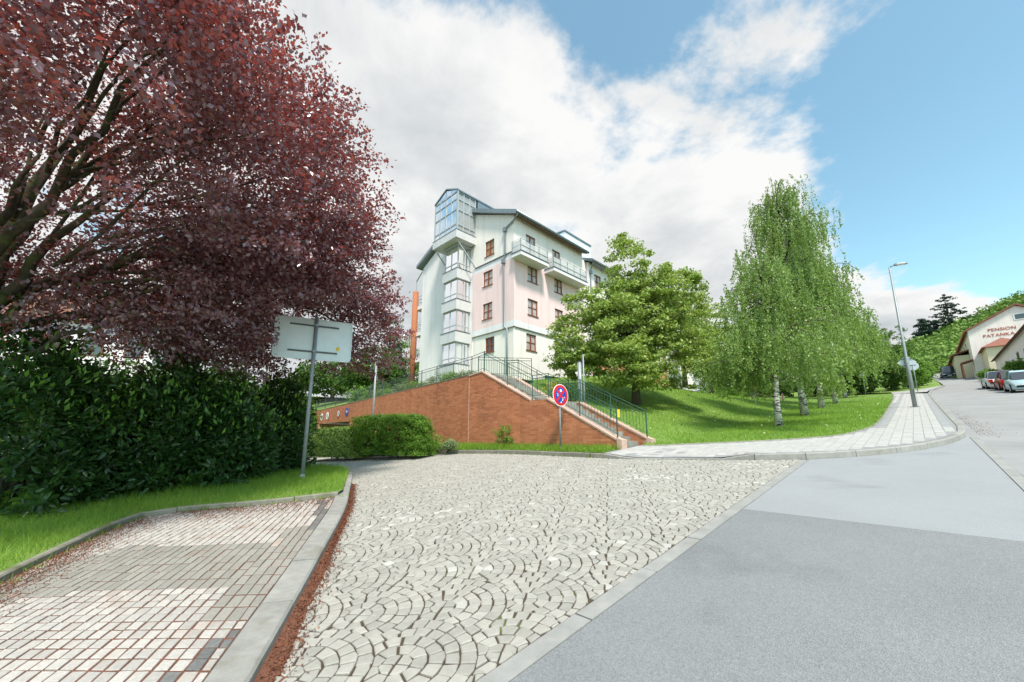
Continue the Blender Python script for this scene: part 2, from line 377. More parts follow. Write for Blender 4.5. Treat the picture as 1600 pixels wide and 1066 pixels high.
def sheet(name, poly, zf, m, dz, step=1.0, kind='structure', parent=None):
    """ground sheet: the outline `poly` (x, y) cut into a fine grid and laid on zf"""
    bm = bmesh.new(); vs = [bm.verts.new((x, y, 0)) for x, y in poly]; bm.faces.new(vs)
    xs = [q[0] for q in poly]; ys = [q[1] for q in poly]
    for ax, lo, hi in ((0, min(xs), max(xs)), (1, min(ys), max(ys))):
        k = max(1, int((hi-lo)/step))
        for i in range(1, k):
            co = [0, 0, 0]; no = [0, 0, 0]; co[ax] = lo+(hi-lo)*i/k; no[ax] = 1
            bmesh.ops.bisect_plane(bm, geom=bm.verts[:]+bm.edges[:]+bm.faces[:], plane_co=co, plane_no=no)
    bmesh.ops.triangulate(bm, faces=bm.faces[:])
    for v in bm.verts: v.co.z = zf(v.co.x, v.co.y)+dz
    bmesh.ops.recalc_face_normals(bm, faces=bm.faces[:])
    if sum(f.normal.z for f in bm.faces) < 0: bmesh.ops.reverse_faces(bm, faces=bm.faces[:])
    me = bpy.data.meshes.new(name); bm.to_mesh(me); bm.free(); mlist(me, m)
    me.polygons.foreach_set('use_smooth', [True]*len(me.polygons))
    o = link(name, me, parent)
    if kind and parent is None: o['kind'] = kind
    return o

# ================================================================== THE GROUND
random.seed(7); RNG = np.random.default_rng(7)
def g2(px, py, dz=0.0):
    p = ground(px, py, gz, dz); return (p.x, p.y)
ISLE = [(-1.2, 1.5), (-1.52, 2.63), (-2.08, 4.55), (-2.79, 6.9), (-3.42, 8.6), (-4.02, 10.2), (-4.76, 11.8), (-6.3, 13.3), (-9, 14.6), (-13, 16)]
ISLE = [(v.x, v.y) for v in spline([(*q, 0) for q in ISLE], .5)]
FAR = [(-22, 25), (-14.4, 22.4), (-10.35, 20.31), (-6.73, 17.61), (-4.17, 16.37), (-1.95, 15.24), (0, 13.8), (1.6, 12.15), (2.85, 10.86), (4, 10.06),
       (4.88, 9.43), (5.49, 9.09), (6.27, 8.76), (7.12, 8.6), (8, 8.65), (9.06, 8.86), (10.5, 9.5), (11.84, 10.37)]
FAR = [(v.x, v.y) for v in spline([(*q, 0) for q in FAR], .5)]
STREETK = [xy(s, -.85) for s in (17.5, 20, 25, 30, 40, 50)]+[xy(58, -1.2), xy(68, -2.5), xy(80, -2.6), xy(100, -2.3)]
def gbase(x, y):
    s, t = st(x, y)
    return gz(x, y)-.07-.35*smooth(t, 14, 19)*smooth(s, 9, 14)
sheet('ground', [(-160, -40), (180, -40), (180, 190), (-160, 190)], gbase, 'soil', 0, 6)

# ---- cobbled road: setts laid in overlapping fans
iA = min(range(len(FAR)), key=lambda i: abs(st(*FAR[i])[1]-1.93))
COBPOLY = [xy(-.05, 1.93), xy(10.5, 1.93)]+FAR[iA::-1]+[(-22, 20)]+ISLE[::-1]
cob = sheet('cobbled_road', COBPOLY, gz, 'joint_soil', -.013, .8)
def clip(poly, n, d):
    out = []
    for i, p in enumerate(poly):
        q = poly[(i+1) % len(poly)]; a = p[0]*n[0]+p[1]*n[1]-d; b = q[0]*n[0]+q[1]*n[1]-d
        if a >= 0: out.append(p)
        if (a >= 0) != (b >= 0): k = a/(a-b); out.append((p[0]+(q[0]-p[0])*k, p[1]+(q[1]-p[1])*k))
    return out
def area(p): return abs(sum(p[i][0]*p[(i+1) % len(p)][1]-p[(i+1) % len(p)][0]*p[i][1] for i in range(len(p))))/2
def cen(p): return sum(q[0] for q in p)/len(p), sum(q[1] for q in p)/len(p)
def piece(mb, poly, zf, dz, gap, m, bev=.010, drop=.035, t=None):
    """one stone: sides, worn shoulder, top"""
    cx, cy = cen(poly); n = len(poly); rad = max(.02, math.sqrt(area(poly)/math.pi))
    def ring(ins, z): return [(cx+(x-cx)*(1-ins/rad), cy+(y-cy)*(1-ins/rad), zf(x, y)+z) for x, y in poly]
    vs = ring(gap, dz-drop)+ring(gap, dz-bev*.8)+ring(gap+bev, dz)
    fs = [(i, (i+1) % n, n+(i+1) % n, n+i) for i in range(n)]+[(n+i, n+(i+1) % n, 2*n+(i+1) % n, 2*n+i) for i in range(n)]+[tuple(range(2*n, 3*n))]
    if sum(poly[i][0]*poly[(i+1) % n][1]-poly[(i+1) % n][0]*poly[i][1] for i in range(n)) < 0: fs = [f[::-1] for f in fs]
    mb.add(vs, fs, m, t)
def lay(parent, name, rest, mats, plist, zf, dz, gap, limit=300, bev=.010):
    """the nearest pieces as parts of their own, the rest joined"""
    plist.sort(key=lambda q: math.hypot(*cen(q[0])))
    for poly, m, t in plist[:limit]:
        mb = MB(); piece(mb, poly, zf, dz+random.uniform(-.003, .004), gap, m, bev, t=t); mb.build(name, mats, parent)
    mb = MB()
    for poly, m, t in plist[limit:]: piece(mb, poly, zf, dz+random.uniform(-.003, .004), gap, m, bev, t=t)
    if mb.v: mb.build(rest, mats, parent)['kind'] = 'stuff'
def fans():
    v1, v2 = np.array([.17, .685]), np.array([.48, -.65]); bul = np.array([.98, -.19]); Rf = .5; pit = .1
    base = np.array([-.056, 3.29])-bul*Rf; prev = [-v1, -v2, -v1-v2]
    ang0 = math.atan2(bul[1], bul[0]); out = []
    pale = [(*g2(612, 812), .55), (*g2(690, 800), .3), (*g2(1010, 745), .6), (*g2(1180, 728), .5)]  # patches of sheen, put into the stone colour as more pale setts
    for i in range(-45, 70):
        for j in range(-60, 50):
            c = base+v1*i+v2*j
            if c[1] < 1.2 or c[1] > 21 or c[0] < -11.5 or c[0] > 8 or not (-1.4 < c[0]/max(c[1], 1) < 1.2): continue
            if not inpoly(c[0], c[1], COBPOLY) and not any(inpoly(c[0]+dx, c[1]+dy, COBPOLY) for dx in (-.5, .5) for dy in (-.5, .5)): continue
            for k in range(5):
                r1 = Rf-k*pit; r0 = r1-pit if k < 4 else 0.0; rm = (r0+r1)/2
                n = max(4, int(round(2*math.pi*rm/.110))); st0 = random.random()
                if k == 4: n = 4
                for a in range(n):
                    w = 2*math.pi/n; a0 = ang0-math.pi+(a+st0*.5)*w; a1 = a0+w*random.uniform(.98, 1.0)
                    J = lambda: random.uniform(-.007, .007)
                    poly = [(c[0]+math.cos(q)*r+J(), c[1]+math.sin(q)*r+J()) for q, r in ((a0, r0), (a0, r1), ((a0+a1)/2, r1*1.008), (a1, r1), (a1, r0))]
                    if k == 4:
                        gx, gy = a % 2-.5, a // 2-.5; h_ = .049; cx_, cy_ = gx*.1, gy*.1
                        poly = [(c[0]+(cx_+x)*bul[0]-(cy_+y)*bul[1]+J(), c[1]+(cx_+x)*bul[1]+(cy_+y)*bul[0]+J()) for x, y in ((-h_, -h_), (h_, -h_), (h_, h_), (-h_, h_))]
                        p = cen(poly); d = math.hypot(p[0]-c[0], p[1]-c[1])
                        if d > .03: nn = ((p[0]-c[0])/d, (p[1]-c[1])/d); poly = clip(poly, (-nn[0], -nn[1]), -(nn[0]*c[0]+nn[1]*c[1]+r1))
                        if len(poly) < 3 or area(poly) < .001: continue
                    p = cen(poly); ok = True
                    for o in prev:
                        q = c+o; d = math.hypot(p[0]-q[0], p[1]-q[1])
                        if all(math.hypot(x-q[0], y-q[1]) < Rf for x, y in poly): ok = False; break
                        if any(math.hypot(x-q[0], y-q[1]) < Rf for x, y in poly):
                            nn = ((p[0]-q[0])/d, (p[1]-q[1])/d); poly = clip(poly, nn, nn[0]*q[0]+nn[1]*q[1]+Rf)
                            if len(poly) < 3: ok = False; break
                    if not ok or area(poly) < .0012: continue
                    poly = clip(poly, tuple(T), 1.935)
                    if len(poly) < 3 or area(poly) < .0015: continue
                    p = cen(poly)
                    if not inpoly(p[0], p[1], COBPOLY): continue
                    # clear of the kerbs
                    dmin = min((p[0]-x)**2+(p[1]-y)**2 for x, y in ISLE)
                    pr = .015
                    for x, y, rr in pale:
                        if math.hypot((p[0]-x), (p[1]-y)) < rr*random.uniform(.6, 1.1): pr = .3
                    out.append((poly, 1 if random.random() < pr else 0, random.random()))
    return out
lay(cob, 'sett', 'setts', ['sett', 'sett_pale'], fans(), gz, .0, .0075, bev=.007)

# ---- asphalt
iB = len(FAR)-1
sheet('asphalt_apron', [xy(-14, 1.78), xy(5.94, 1.78), xy(5.94, -.80), xy(-14, -.80)], gz, 'asphalt_old', -.004, 1)
sheet('asphalt_driveway', [xy(5.944, 1.78), xy(10.62, 1.78)]+[q for q in FAR[iA+1:]]+[xy(15.4, -.80), xy(5.944, -.80)], gz, 'asphalt_new', -.004, 1)
sheet('street', [xy(-20, -.95), xy(15.45, -.95), xy(15.45, -.78), xy(15.75, -.76)]+STREETK+[xy(118, -3), xy(118, -9), xy(90, -9.0), xy(70, -10.5), xy(40, -11.5), xy(-20, -11.5)], gz, 'asphalt_street', -.006, 2)
def strip(name, t0, t1, s0, s1, label=None):
    o = bpy.data.objects.new(name, None); COL.objects.link(o); o['kind'] = 'structure'
    s = s0
    while s < s1-.05:
        e = min(s1, s+1.0)
        mb = MB(); piece(mb, [xy(s, t0), xy(e, t0), xy(e, t1), xy(s, t1)], gz, .003+random.uniform(-.002, .003), .0035, 0, .004, .06); mb.build('kerbstone', 'concrete', o); s = e
strip('concrete_strip', 1.785, 1.925, -1.5, 10.5)
strip('concrete_strip', -.945, -.805, -1.5, 15.6)

# ---- kerbs: one block after another along a line
def kerb(pts, w, hf, length, m, zf=gz, side=1, gap=.006, skip=0):
    o = bpy.data.objects.new('kerb', None); COL.objects.link(o); o['kind'] = 'structure'
    P = [Vector((x, y, 0)) for x, y in pts]; d = [0]
    for i in range(1, len(P)): d.append(d[-1]+(P[i]-P[i-1]).length)
    def pos(q):
        q = min(max(q, 0), d[-1])
        for i in range(1, len(P)):
            if q <= d[i]: k = (q-d[i-1])/max(1e-6, d[i]-d[i-1]); return P[i-1].lerp(P[i], k), (P[i]-P[i-1]).normalized()
        return P[-1], (P[-1]-P[-2]).normalized()
    q = 0
    while q < d[-1]-.1:
        e = min(d[-1], q+length*random.uniform(.97, 1.03)); k = max(1, int((e-q)/.34)); vs = []
        jz = random.uniform(-.006, .006); fs = []
        for i in range(k+1):
            c, tg = pos(q+gap+(e-q-2*gap)*i/k); tg = (pos(q+(e-q)*i/k+.15)[0]-pos(q+(e-q)*i/k-.15)[0]).normalized()
            nrm = Vector((-tg.y, tg.x, 0))*side; b = .018
            for off, up in ((0, -.15), (.004, 1), (b+.004, 2), (w-b, 2), (w, 1), (w, -.15)):
                x, y = c.x+nrm.x*off, c.y+nrm.y*off
                h = hf(c.x, c.y)+jz; z = zf(c.x, c.y)+(up if up < 0 else (h-b if up == 1 else h)); vs.append((x, y, z))
        for i in range(k):
            for j in range(5):
                f = (i*6+j, (i+1)*6+j, (i+1)*6+j+1, i*6+j+1); fs.append(f if side < 0 else f[::-1])
        fs += [tuple(range(6)) if side > 0 else tuple(range(6))[::-1], tuple(range(k*6, k*6+6))[::-1] if side > 0 else tuple(range(k*6, k*6+6))]
        MB().add(vs, fs, 0).build('kerbstone', m, o); q = e
    return o
def drop(x, y):                               # dropped kerb in front of the stairs
    s, t = st(x, y); return smooth(t, 2.75, 3.45)*(1-smooth(t, 5.3, 6.4))*(1 if s < 14 else 0)
def walk_dz(x, y):
    s, t = st(x, y); return .125-.095*drop(x, y)*(1-smooth(s, 9.9, 11.0))
def walk_z(x, y): return gz(x, y)+walk_dz(x, y)
BAYDZ = .10
kerb(ISLE[:20], .25, lambda x, y: BAYDZ-.004+.03*smooth(y, 8, 9.5), 1.0, 'kerb_stone', side=1)
kerb(ISLE[19:], .12, lambda x, y: .14, 1.0, 'kerb_old', side=1)
FARW = [q for q in FAR if q[0] < 2.6]; FARE = [q for q in FAR if q[0] >= 2.2]+STREETK[:-2]
kerb(FARW, .15, lambda x, y: .13, 1.0, 'kerb_old', side=1)
kerb(FARE, .15, lambda x, y: .13-.10*drop(x, y), 1.0, 'kerb_stone', side=1)
kerb(STREETK[-3:], .15, lambda x, y: .13, 1.0, 'kerb_stone', side=1)

# ---- parking bay
ISL = [(v[0], v[1]) for v in ISLE]
def offs(line, w):
    o = []
    for i, p in enumerate(line):
        a, b = line[max(0, i-1)], line[min(len(line)-1, i+1)]; dx, dy = b[0]-a[0], b[1]-a[1]; L = math.hypot(dx, dy); o.append((p[0]-dy/L*w, p[1]+dx/L*w))
    return o
GK = [g2(-160, 1010, BAYDZ), g2(0, 912, BAYDZ), g2(80, 872, BAYDZ), g2(155, 836, BAYDZ), g2(228, 807, BAYDZ), g2(290, 799, BAYDZ), g2(380, 792, BAYDZ), g2(460, 784, BAYDZ), g2(528, 776, BAYDZ)]
GKS = [(v.x, v.y) for v in spline([(*q, 0) for q in GK], .4)]
BAYEDGE = [q for q in offs(ISL, .255) if q[1] < GK[-1][1]]
BAYPOLY = BAYEDGE+GKS[::-1]+[(-3.6, .6)]
bayz = lambda x, y: gz(x, y)+BAYDZ
bay = sheet('parking_bay', BAYPOLY, bayz, 'joint_litter', -.007, .8)
def zq(l): return [g2(x/2.857, 720+y/2.857, BAYDZ) for x, y in l]
GREY = zq([(-60, 590), (300, 440), (640, 378), (1250, 382), (1270, 298), (1460, 300), (1210, 690), (900, 705), (1030, 558), (620, 562), (200, 600), (-60, 640)])
DARK = [zq([(1423, 175), (1462, 175), (1442, 300), (1393, 300)]), zq([(1050, 735), (1130, 735), (800, 989), (720, 989)])]
BAYC = (-4.2, 5.6)
EDGES = list(zip(BAYEDGE, BAYEDGE[1:]))+list(zip(GKS, GKS[1:]))
def segd(p, e):
    (ax, ay), (bx, by) = e; dx, dy = bx-ax, by-ay; t = max(0, min(1, ((p[0]-ax)*dx+(p[1]-ay)*dy)/(dx*dx+dy*dy+1e-9))); return (p[0]-ax-dx*t)**2+(p[1]-ay-dy*t)**2
def baypieces():
    e1 = np.array([math.sin(R(-17)), math.cos(R(-17))]); e2 = -np.array([math.sin(R(97)), math.cos(R(97))]); out = []
    o = np.array([-1.35, 1.0])
    for j in range(-18, 80):
        q = -1.5
        while q < 9.5:
            c = o+e2*(j+.5)*.108+e1*(q+.07); grey = inpoly(c[0], c[1], GREY)
            Ln = .225 if grey else .122
            c = o+e2*(j+.5)*.108+e1*(q+Ln/2)
            m = 1 if grey else 0
            if any(inpoly(c[0], c[1], D) for D in DARK): m = 2
            jj = lambda: random.uniform(-.004, .004)
            poly = [tuple(o+e2*(j+b)*.108+e1*(q+a*Ln)+np.array([jj(), jj()])) for a, b in ((0, 0), (1, 0), (1, 1), (0, 1))]
            if c[1] < 1.6 or not any(inpoly(x, y, BAYPOLY) for x, y in poly): q += Ln; continue
            if not all(inpoly(x, y, BAYPOLY) for x, y in poly):
                best = min(EDGES, key=lambda e: segd(c, e)); (ax_, ay_), (bx_, by_) = best; dx, dy = bx_-ax_, by_-ay_; L_ = math.hypot(dx, dy); nn = (-dy/L_, dx/L_)
                mi = BAYC; nn = nn if (mi[0]-ax_)*nn[0]+(mi[1]-ay_)*nn[1] > 0 else (-nn[0], -nn[1])
                poly = clip(poly, nn, ax_*nn[0]+ay_*nn[1])
                if len(poly) < 3: q += Ln; continue
            if area(poly) > .003: out.append((poly, m, random.random()))
            q += Ln
    return out
lay(bay, 'paver', 'pavers', ['bay_granite', 'bay_grey', 'bay_dark'], baypieces(), bayz, 0, .0092, bev=.005)
def isl_z(x, y):
    dm = min(math.hypot(x-a, y-b) for a, b in GKS+ISLE[14:])
    return gz(x, y)+.17+.28*smooth(dm, .1, 5)
kerb(GKS, .09, lambda x, y: BAYDZ+.085, 1.0, 'kerb_old', side=1)
GKB = offs(GKS, .085)
tip = [q for q in offs(ISLE, .12) if q[1] > GK[-1][1]+.15]
ISPOLY = GKB+tip+[(-14, 13), (-14, 2), (-5.2, -.5)]
sheet('grass_island', ISPOLY, isl_z, 'grass_soil', 0, .5)

# ---- pavement with its pavers
LAWNEDGE = [xy(11.45, 6.1), xy(12.2, 4.75), xy(13.1, 3.3), xy(14.3, 1.95), xy(16.2, 1.35), xy(19.7, 1.08), xy(30, 1.15), xy(44, 1.3), xy(54, 1.6)]
LAWNEDGE = [(v.x, v.y) for v in spline([(*q, 0) for q in LAWNEDGE], .8)]
fe = offs(FARE, .155)
WALK = [q for q in fe if st(*q)[0] < 57]+LAWNEDGE[::-1]+[xy(12.6, 6.25), (3.35, 12.0), (2.6, 11.5)]
pav = sheet('pavement', WALK, walk_z, 'walk_paver_dark', -.008, .6)
def walkpieces():
    out = []
    ed = [Vector((*q, 0)) for q in fe]
    for i in range(0, 215):
        for j in range(-6, 36):
            s0, t0 = 9.4+i*.2, -1.0+j*.2
            poly = [xy(s0, t0), xy(s0+.2, t0), xy(s0+.2, t0+.2), xy(s0, t0+.2)]
            if not all(inpoly(x, y, WALK) for x, y in poly): continue
            c = cen(poly); dm = min((c[0]-x)**2+(c[1]-y)**2 for x, y in fe)**.5; dl = min((c[0]-x)**2+(c[1]-y)**2 for x, y in LAWNEDGE)**.5
            m = 1 if s0 > 17 and (-.65 < t0 < -.55 or .75 < t0 < .85) else 0
            if 9.5 < s0 < 11 and 4.0 < t0 < 5.2 and (i+j) % 5 < 3: m = 1 if random.random() < .5 else m
            out.append((poly, m, random.random()))
    return out
lay(pav, 'paver', 'pavers', ['walk_paver', 'walk_paver_dark'], walkpieces(), walk_z, 0, .006, bev=.005)
kerb(LAWNEDGE, .06, lambda x, y: .02, 1.0, 'kerb_old', zf=walk_z, side=1)

# ---- lawn, verge and terrace
SA = np.array([1, 1])/2**.5; SB = np.array([-1, 1])/2**.5         # directions of the house's two fronts
P0 = np.array([3.17, 12.01]); R0 = P0+SA*1.4
def pt(O, k, off=0.0): return tuple(O+SB*k+SA*off)
LAWNPOLY = [tuple(q) for q in offs(LAWNEDGE, .06)]+[xy(56, 9), xy(56, 16.9), xy(13.8, 16.9), pt(R0, 8.5, .2), pt(R0, -.2, .2)]
sheet('lawn', LAWNPOLY, lawn_z, 'grass_soil', 0, .8)
J0 = np.array(pt(P0, 7.16)); E0 = np.array([-17.2, 34.0]); DL = (E0-J0)/np.linalg.norm(E0-J0); NL = np.array([DL[1], -DL[0]])*1.0
def verge_z(x, y): return gz(x, y)+.13+.0*x
VERGE = [q for q in offs(FARW, .145)]+[(2.62, 11.45), (3.3, 11.98)]+[pt(P0, k, .12) for k in (0.1, 3, 7.2)]+[tuple(J0+DL*k+SA*.2) for k in (8, 22.5)]+[(-22, 34)]
sheet('verge', VERGE, verge_z, 'grass_soil', 0, .8)
CB = np.array([.15, 26.8])                                       # house corner
def ruled(name, A, B, m, n=10):
    vs = []; fs = []
    for a, b in zip(A, B):
        for i in range(n+1): vs.append(Vector(a).lerp(Vector(b), i/n))
    for i in range(len(A)-1):
        for j in range(n): k = i*(n+1)+j; fs.append((k, k+1, k+n+2, k+n+1))
    o = MB().add(vs, fs, 0, .5).build(name, m, None, True); o['kind'] = 'structure'; return o
def walltop(k): return 4.18-.023*k            # top of the long wall
TA = [(*pt(R0, 5.8, .1), 4.1), (*pt(R0, 6.4), 4.15), (*pt(P0, 6.5, .5), 4.2), (*pt(P0, 7.16, .15), 4.12)]+[(*(J0+DL*k+SA*.2), walltop(k)-.06) for k in (2, 5, 9, 14, 19, 24, 32)]
TB = [(*(CB+SA*3-SB*.0), 5.5), (*(CB+SA*1.5-SB*.0), 5.2), (*(CB+SA*.1), 5.0), (*(CB+SA*.1+SB*.5), 4.9), (*(CB+SA*.1+SB*3), 4.8), (*(CB+SA*.1+SB*7), 4.8), (*(CB+SA*.1+SB*11), 4.9), (-14, 42, 6), (-19, 47, 6), (-26, 53, 6), (-34, 60, 6)]
ruled('terrace', TA, TB, 'grass_soil')
sheet('plateau', [tuple(CB+SA*3.2+SB*11), tuple(CB+SA*3.2-SB*.2), tuple(CB+SA*36-SB*2.8), xy(56, 16.8), xy(75, 22), xy(75, 70), (-60, 80), (-34, 60), (-19, 47)], lambda x, y: max(6.05, gz(x, y)+.1), 'grass_soil', 0, 4)

# ================================================================== BRICK WALLS AND STAIRS
def bricks(parent, Fn, x0, x1, z0, topf, holes=(), course=.085, bl=.27, limit=150, seedx=0.0):
    """Fn(x, z, d) -> point, d outwards; topf = list of half-planes (n, d) kept, in (x, z)"""
    out = []; r = 0; z = z0
    zmax = max(p for p in [5.0])
    while z < zmax:
        x = x0-(bl/2 if r % 2 else 0)+seedx
        while x < x1:
            a, b = max(x, x0)+.007, min(x+bl, x1)-.007
            if b-a > .04:
                poly = [(a, z+.006), (b, z+.006), (b, z+course-.006), (a, z+course-.006)]
                parts = [poly]
                top = topf((a+b)/2)
                if z+.012 < top:
                    ta, tb = topf(a), topf(b)
                    if min(ta, tb) < z+course: poly = [(a, z+.006), (b, z+.006), (b, min(z+course-.006, max(z+.007, tb))), (a, min(z+course-.006, max(z+.007, ta)))]
                    c = cen(poly)
                    if not any(h[0] < c[0] < h[1] and h[2] < c[1] < h[3] for h in holes) and area(poly) > .0006: out.append(poly)
            x += bl
        z += course; r += 1
    out.sort(key=lambda p: (Vector(Fn(cen(p)[0], cen(p)[1], 0))-Vector((0, 0, EYE))).length)
    def add(mb, p):
        n = len(p); pr = .009+random.uniform(-.002, .002)
        mb.add([Fn(x, z, -.004) for x, z in p]+[Fn(x, z, pr) for x, z in p], [tuple(range(n, 2*n))]+[(i, (i+1) % n, n+(i+1) % n, n+i) for i in range(n)], 0)
    for p in out[:limit]:
        mb = MB(); add(mb, p); mb.build('brick', 'brick', parent)
    mb = MB()
    for p in out[limit:]: add(mb, p)
    if mb.v: mb.build('bricks', 'brick', parent)['kind'] = 'stuff'
def lerpf(pts):
    def f(x):
        if x <= pts[0][0]: return pts[0][1]
        for (a, b), (c, d) in zip(pts, pts[1:]):
            if x <= c: return b+(d-b)*(x-a)/max(1e-6, c-a)
        return pts[-1][1]
    return f
FRONT = lerpf([(0, 1.40), (2.74, 2.84), (3.53, 2.84), (6.29, 4.22), (7.2, 4.13)])
REAR = lerpf([(-.25, 1.44), (2.33, 2.75), (3.4, 2.78), (5.68, 4.02), (6.5, 4.05)])
def stairwall(name, label, O, k0, k1, topf, knots, thick, seedb, base, limit):
    t = thing(name, label, 'wall', (0, 0, 0))
    Fn = lambda x, z, d: (*(O+SB*x-SA*d), z)
    ks = [k0]+[k for k in knots if k0 < k < k1]+[k1]
    prof = [(k0, base)]+[(k, topf(k)) for k in ks]+[(k1, base)]
    MB().prism([Fn(x, z, 0) for x, z in prof], Vector((*(SA*thick), 0)), 0).build('core', 'mortar', t)
    bricks(t, Fn, k0, k1, base, topf, limit=limit, seedx=seedb)
    for a, b in zip(ks, ks[1:]):                                 # coping slabs
        n = max(1, round((b-a)/.7))
        for i in range(n):
            u0, u1 = a+(b-a)*i/n+.004, a+(b-a)*(i+1)/n-.004
            if abs(topf(u1)-topf(u0)) < .01 and name == 'stair_wall' and 2 < u0 < 3.6: continue
            MB().prism([Fn(u0, topf(u0)+.002, .03), Fn(u1, topf(u1)+.002, .03), Fn(u1, topf(u1)+.062, .03), Fn(u0, topf(u0)+.062, .03)], Vector((*(SA*(thick+.06)), 0))).build('coping', 'coping', t)
    return t, Fn
fw, FW = stairwall('stair_wall', 'red brick wall with stepped sloping pale coping on the near side of the stairs', P0, .02, 7.16, FRONT, (2.74, 3.53, 6.29), .28, .0, .95, 180)
rw, RW = stairwall('stair_wall', 'lower red brick wall with pink coping on the lawn side of the stairs', R0, -.23, 6.4, REAR, (2.33, 3.4, 5.68), .24, .1, 1.0, 60)
for w, O, k, h in ((fw, P0, -.16, 1.48), (rw, R0, -.41, 1.5)):
    M_ = MB().prism([(*(O+SB*k-SA*.02), 1.02), (*(O+SB*(k+.17)-SA*.02), 1.02), (*(O+SB*(k+.17)-SA*.02), h), (*(O+SB*k-SA*.02), h-.05)], Vector((*(SA*.30), 0)))
    M_.build('end_pillar', 'coping', w)
stair = thing('outdoor_stairs', 'weathered stone steps climbing between two brick walls', 'stairs', (0, 0, 0))
n1, n2 = 10, 8
for i in range(n1):
    z1 = 1.22+(2.80-1.22)*(i+1)/n1; k = .05+i*2.65/n1
    MB().prism([(*(P0+SB*k+SA*.285), z1-.3), (*(P0+SB*k+SA*.285), z1), (*(P0+SB*(k+.31)+SA*.285), z1), (*(P0+SB*(k+.31)+SA*.285), z1-.3)], Vector((*(SA*1.11), 0))).build('step', 'step_stone', stair)
MB().prism([(*(P0+SB*2.7+SA*.285), 2.4), (*(P0+SB*2.7+SA*.285), 2.805), (*(P0+SB*3.56+SA*.285), 2.805), (*(P0+SB*3.56+SA*.285), 2.4)], Vector((*(SA*1.11), 0))).build('landing', 'step_stone', stair)
for i in range(n2):
    z1 = 2.80+(4.17-2.80)*(i+1)/n2; k = 3.5+i*2.75/n2
    MB().prism([(*(P0+SB*k+SA*.285), z1-.3), (*(P0+SB*k+SA*.285), z1), (*(P0+SB*(k+.36)+SA*.285), z1), (*(P0+SB*(k+.36)+SA*.285), z1-.3)], Vector((*(SA*1.11), 0))).build('step', 'step_stone', stair)

# long retaining wall with the garage door
lw = thing('retaining_wall', 'long red brick retaining wall with a garage entrance at its far end', 'wall', (0, 0, 0))
LWF = lambda x, z, d: (*(J0+DL*x-NL*d), z)
LTOP = lambda k: walltop(k)
LB = lambda k: gz(*(J0+DL*k))-.1
OP = (13.93, 20.8, -2, 2.62); VENT = (8.6, 10.3, 2.52, 2.88)
for a, b, lo in ((0, 13.93, None), (13.93, 20.8, 2.62), (20.8, 22.8, None)):
    MB().prism([LWF(a, lo or LB(a)-.3, 0), LWF(b, lo or LB(b)-.6, 0), LWF(b, LTOP(b), 0), LWF(a, LTOP(a), 0)], Vector((*(NL*.3), 0))).build('core', 'mortar', lw)
bricks(lw, LWF, 0.01, 22.8, -.3, LTOP, holes=(OP, VENT), limit=60, course=.085, bl=.27)
MB().prism([LWF(13.6, -.3, -4.5), LWF(21.0, -.3, -4.5), LWF(21.0, 3.0, -4.5), LWF(13.6, 3.0, -4.5)], Vector((*(NL*.2), 0))).build('garage_back', 'brick_face', lw)
MB().prism([LWF(13.93, 2.62, -.3), LWF(20.8, 2.62, -.3), LWF(20.8, 2.62, -4.5), LWF(13.93, 2.62, -4.5)], (0, 0, .2)).build('garage_ceiling', 'concrete', lw)
for k in (13.73, 20.8): MB().prism([LWF(k, -.3, -.31), LWF(k+.2, -.3, -.31), LWF(k+.2, 2.61, -.31), LWF(k, 2.61, -.31)], Vector((*(NL*4.2), 0))).build('garage_side', 'brick_face', lw)
mb = MB()
v = MB(); v.prism([LWF(8.6, 2.52, -.05), LWF(10.3, 2.52, -.05), LWF(10.3, 2.88, -.05), LWF(8.6, 2.88, -.05)], Vector((*(NL*.02), 0))); vo = v.build('vent', 'dark_metal', lw)
for i in range(4):
    z = 2.55+i*.085; MB().prism([LWF(8.6, z, .02), LWF(10.3, z, .02), LWF(10.3, z+.035, .02), LWF(8.6, z+.035, .02)], Vector((*(NL*.06), 0))).build('slat', 'frame_grey', vo)
for i in range(16):                                                # coping course
    a, b = i*22.8/16+.004, (i+1)*22.8/16-.004
    MB().prism([LWF(a, LTOP(a)+.002, .02), LWF(b, LTOP(b)+.002, .02), LWF(b, LTOP(b)+.04, .02), LWF(a, LTOP(a)+.04, .02)], Vector((*(NL*.34), 0))).build('coping', 'kerb_old', lw)
MB().tube([FW(7.12, 1.1, .012), FW(7.12, 4.1, .012)], .012, 6).build('joint_seal', 'coping', fw)
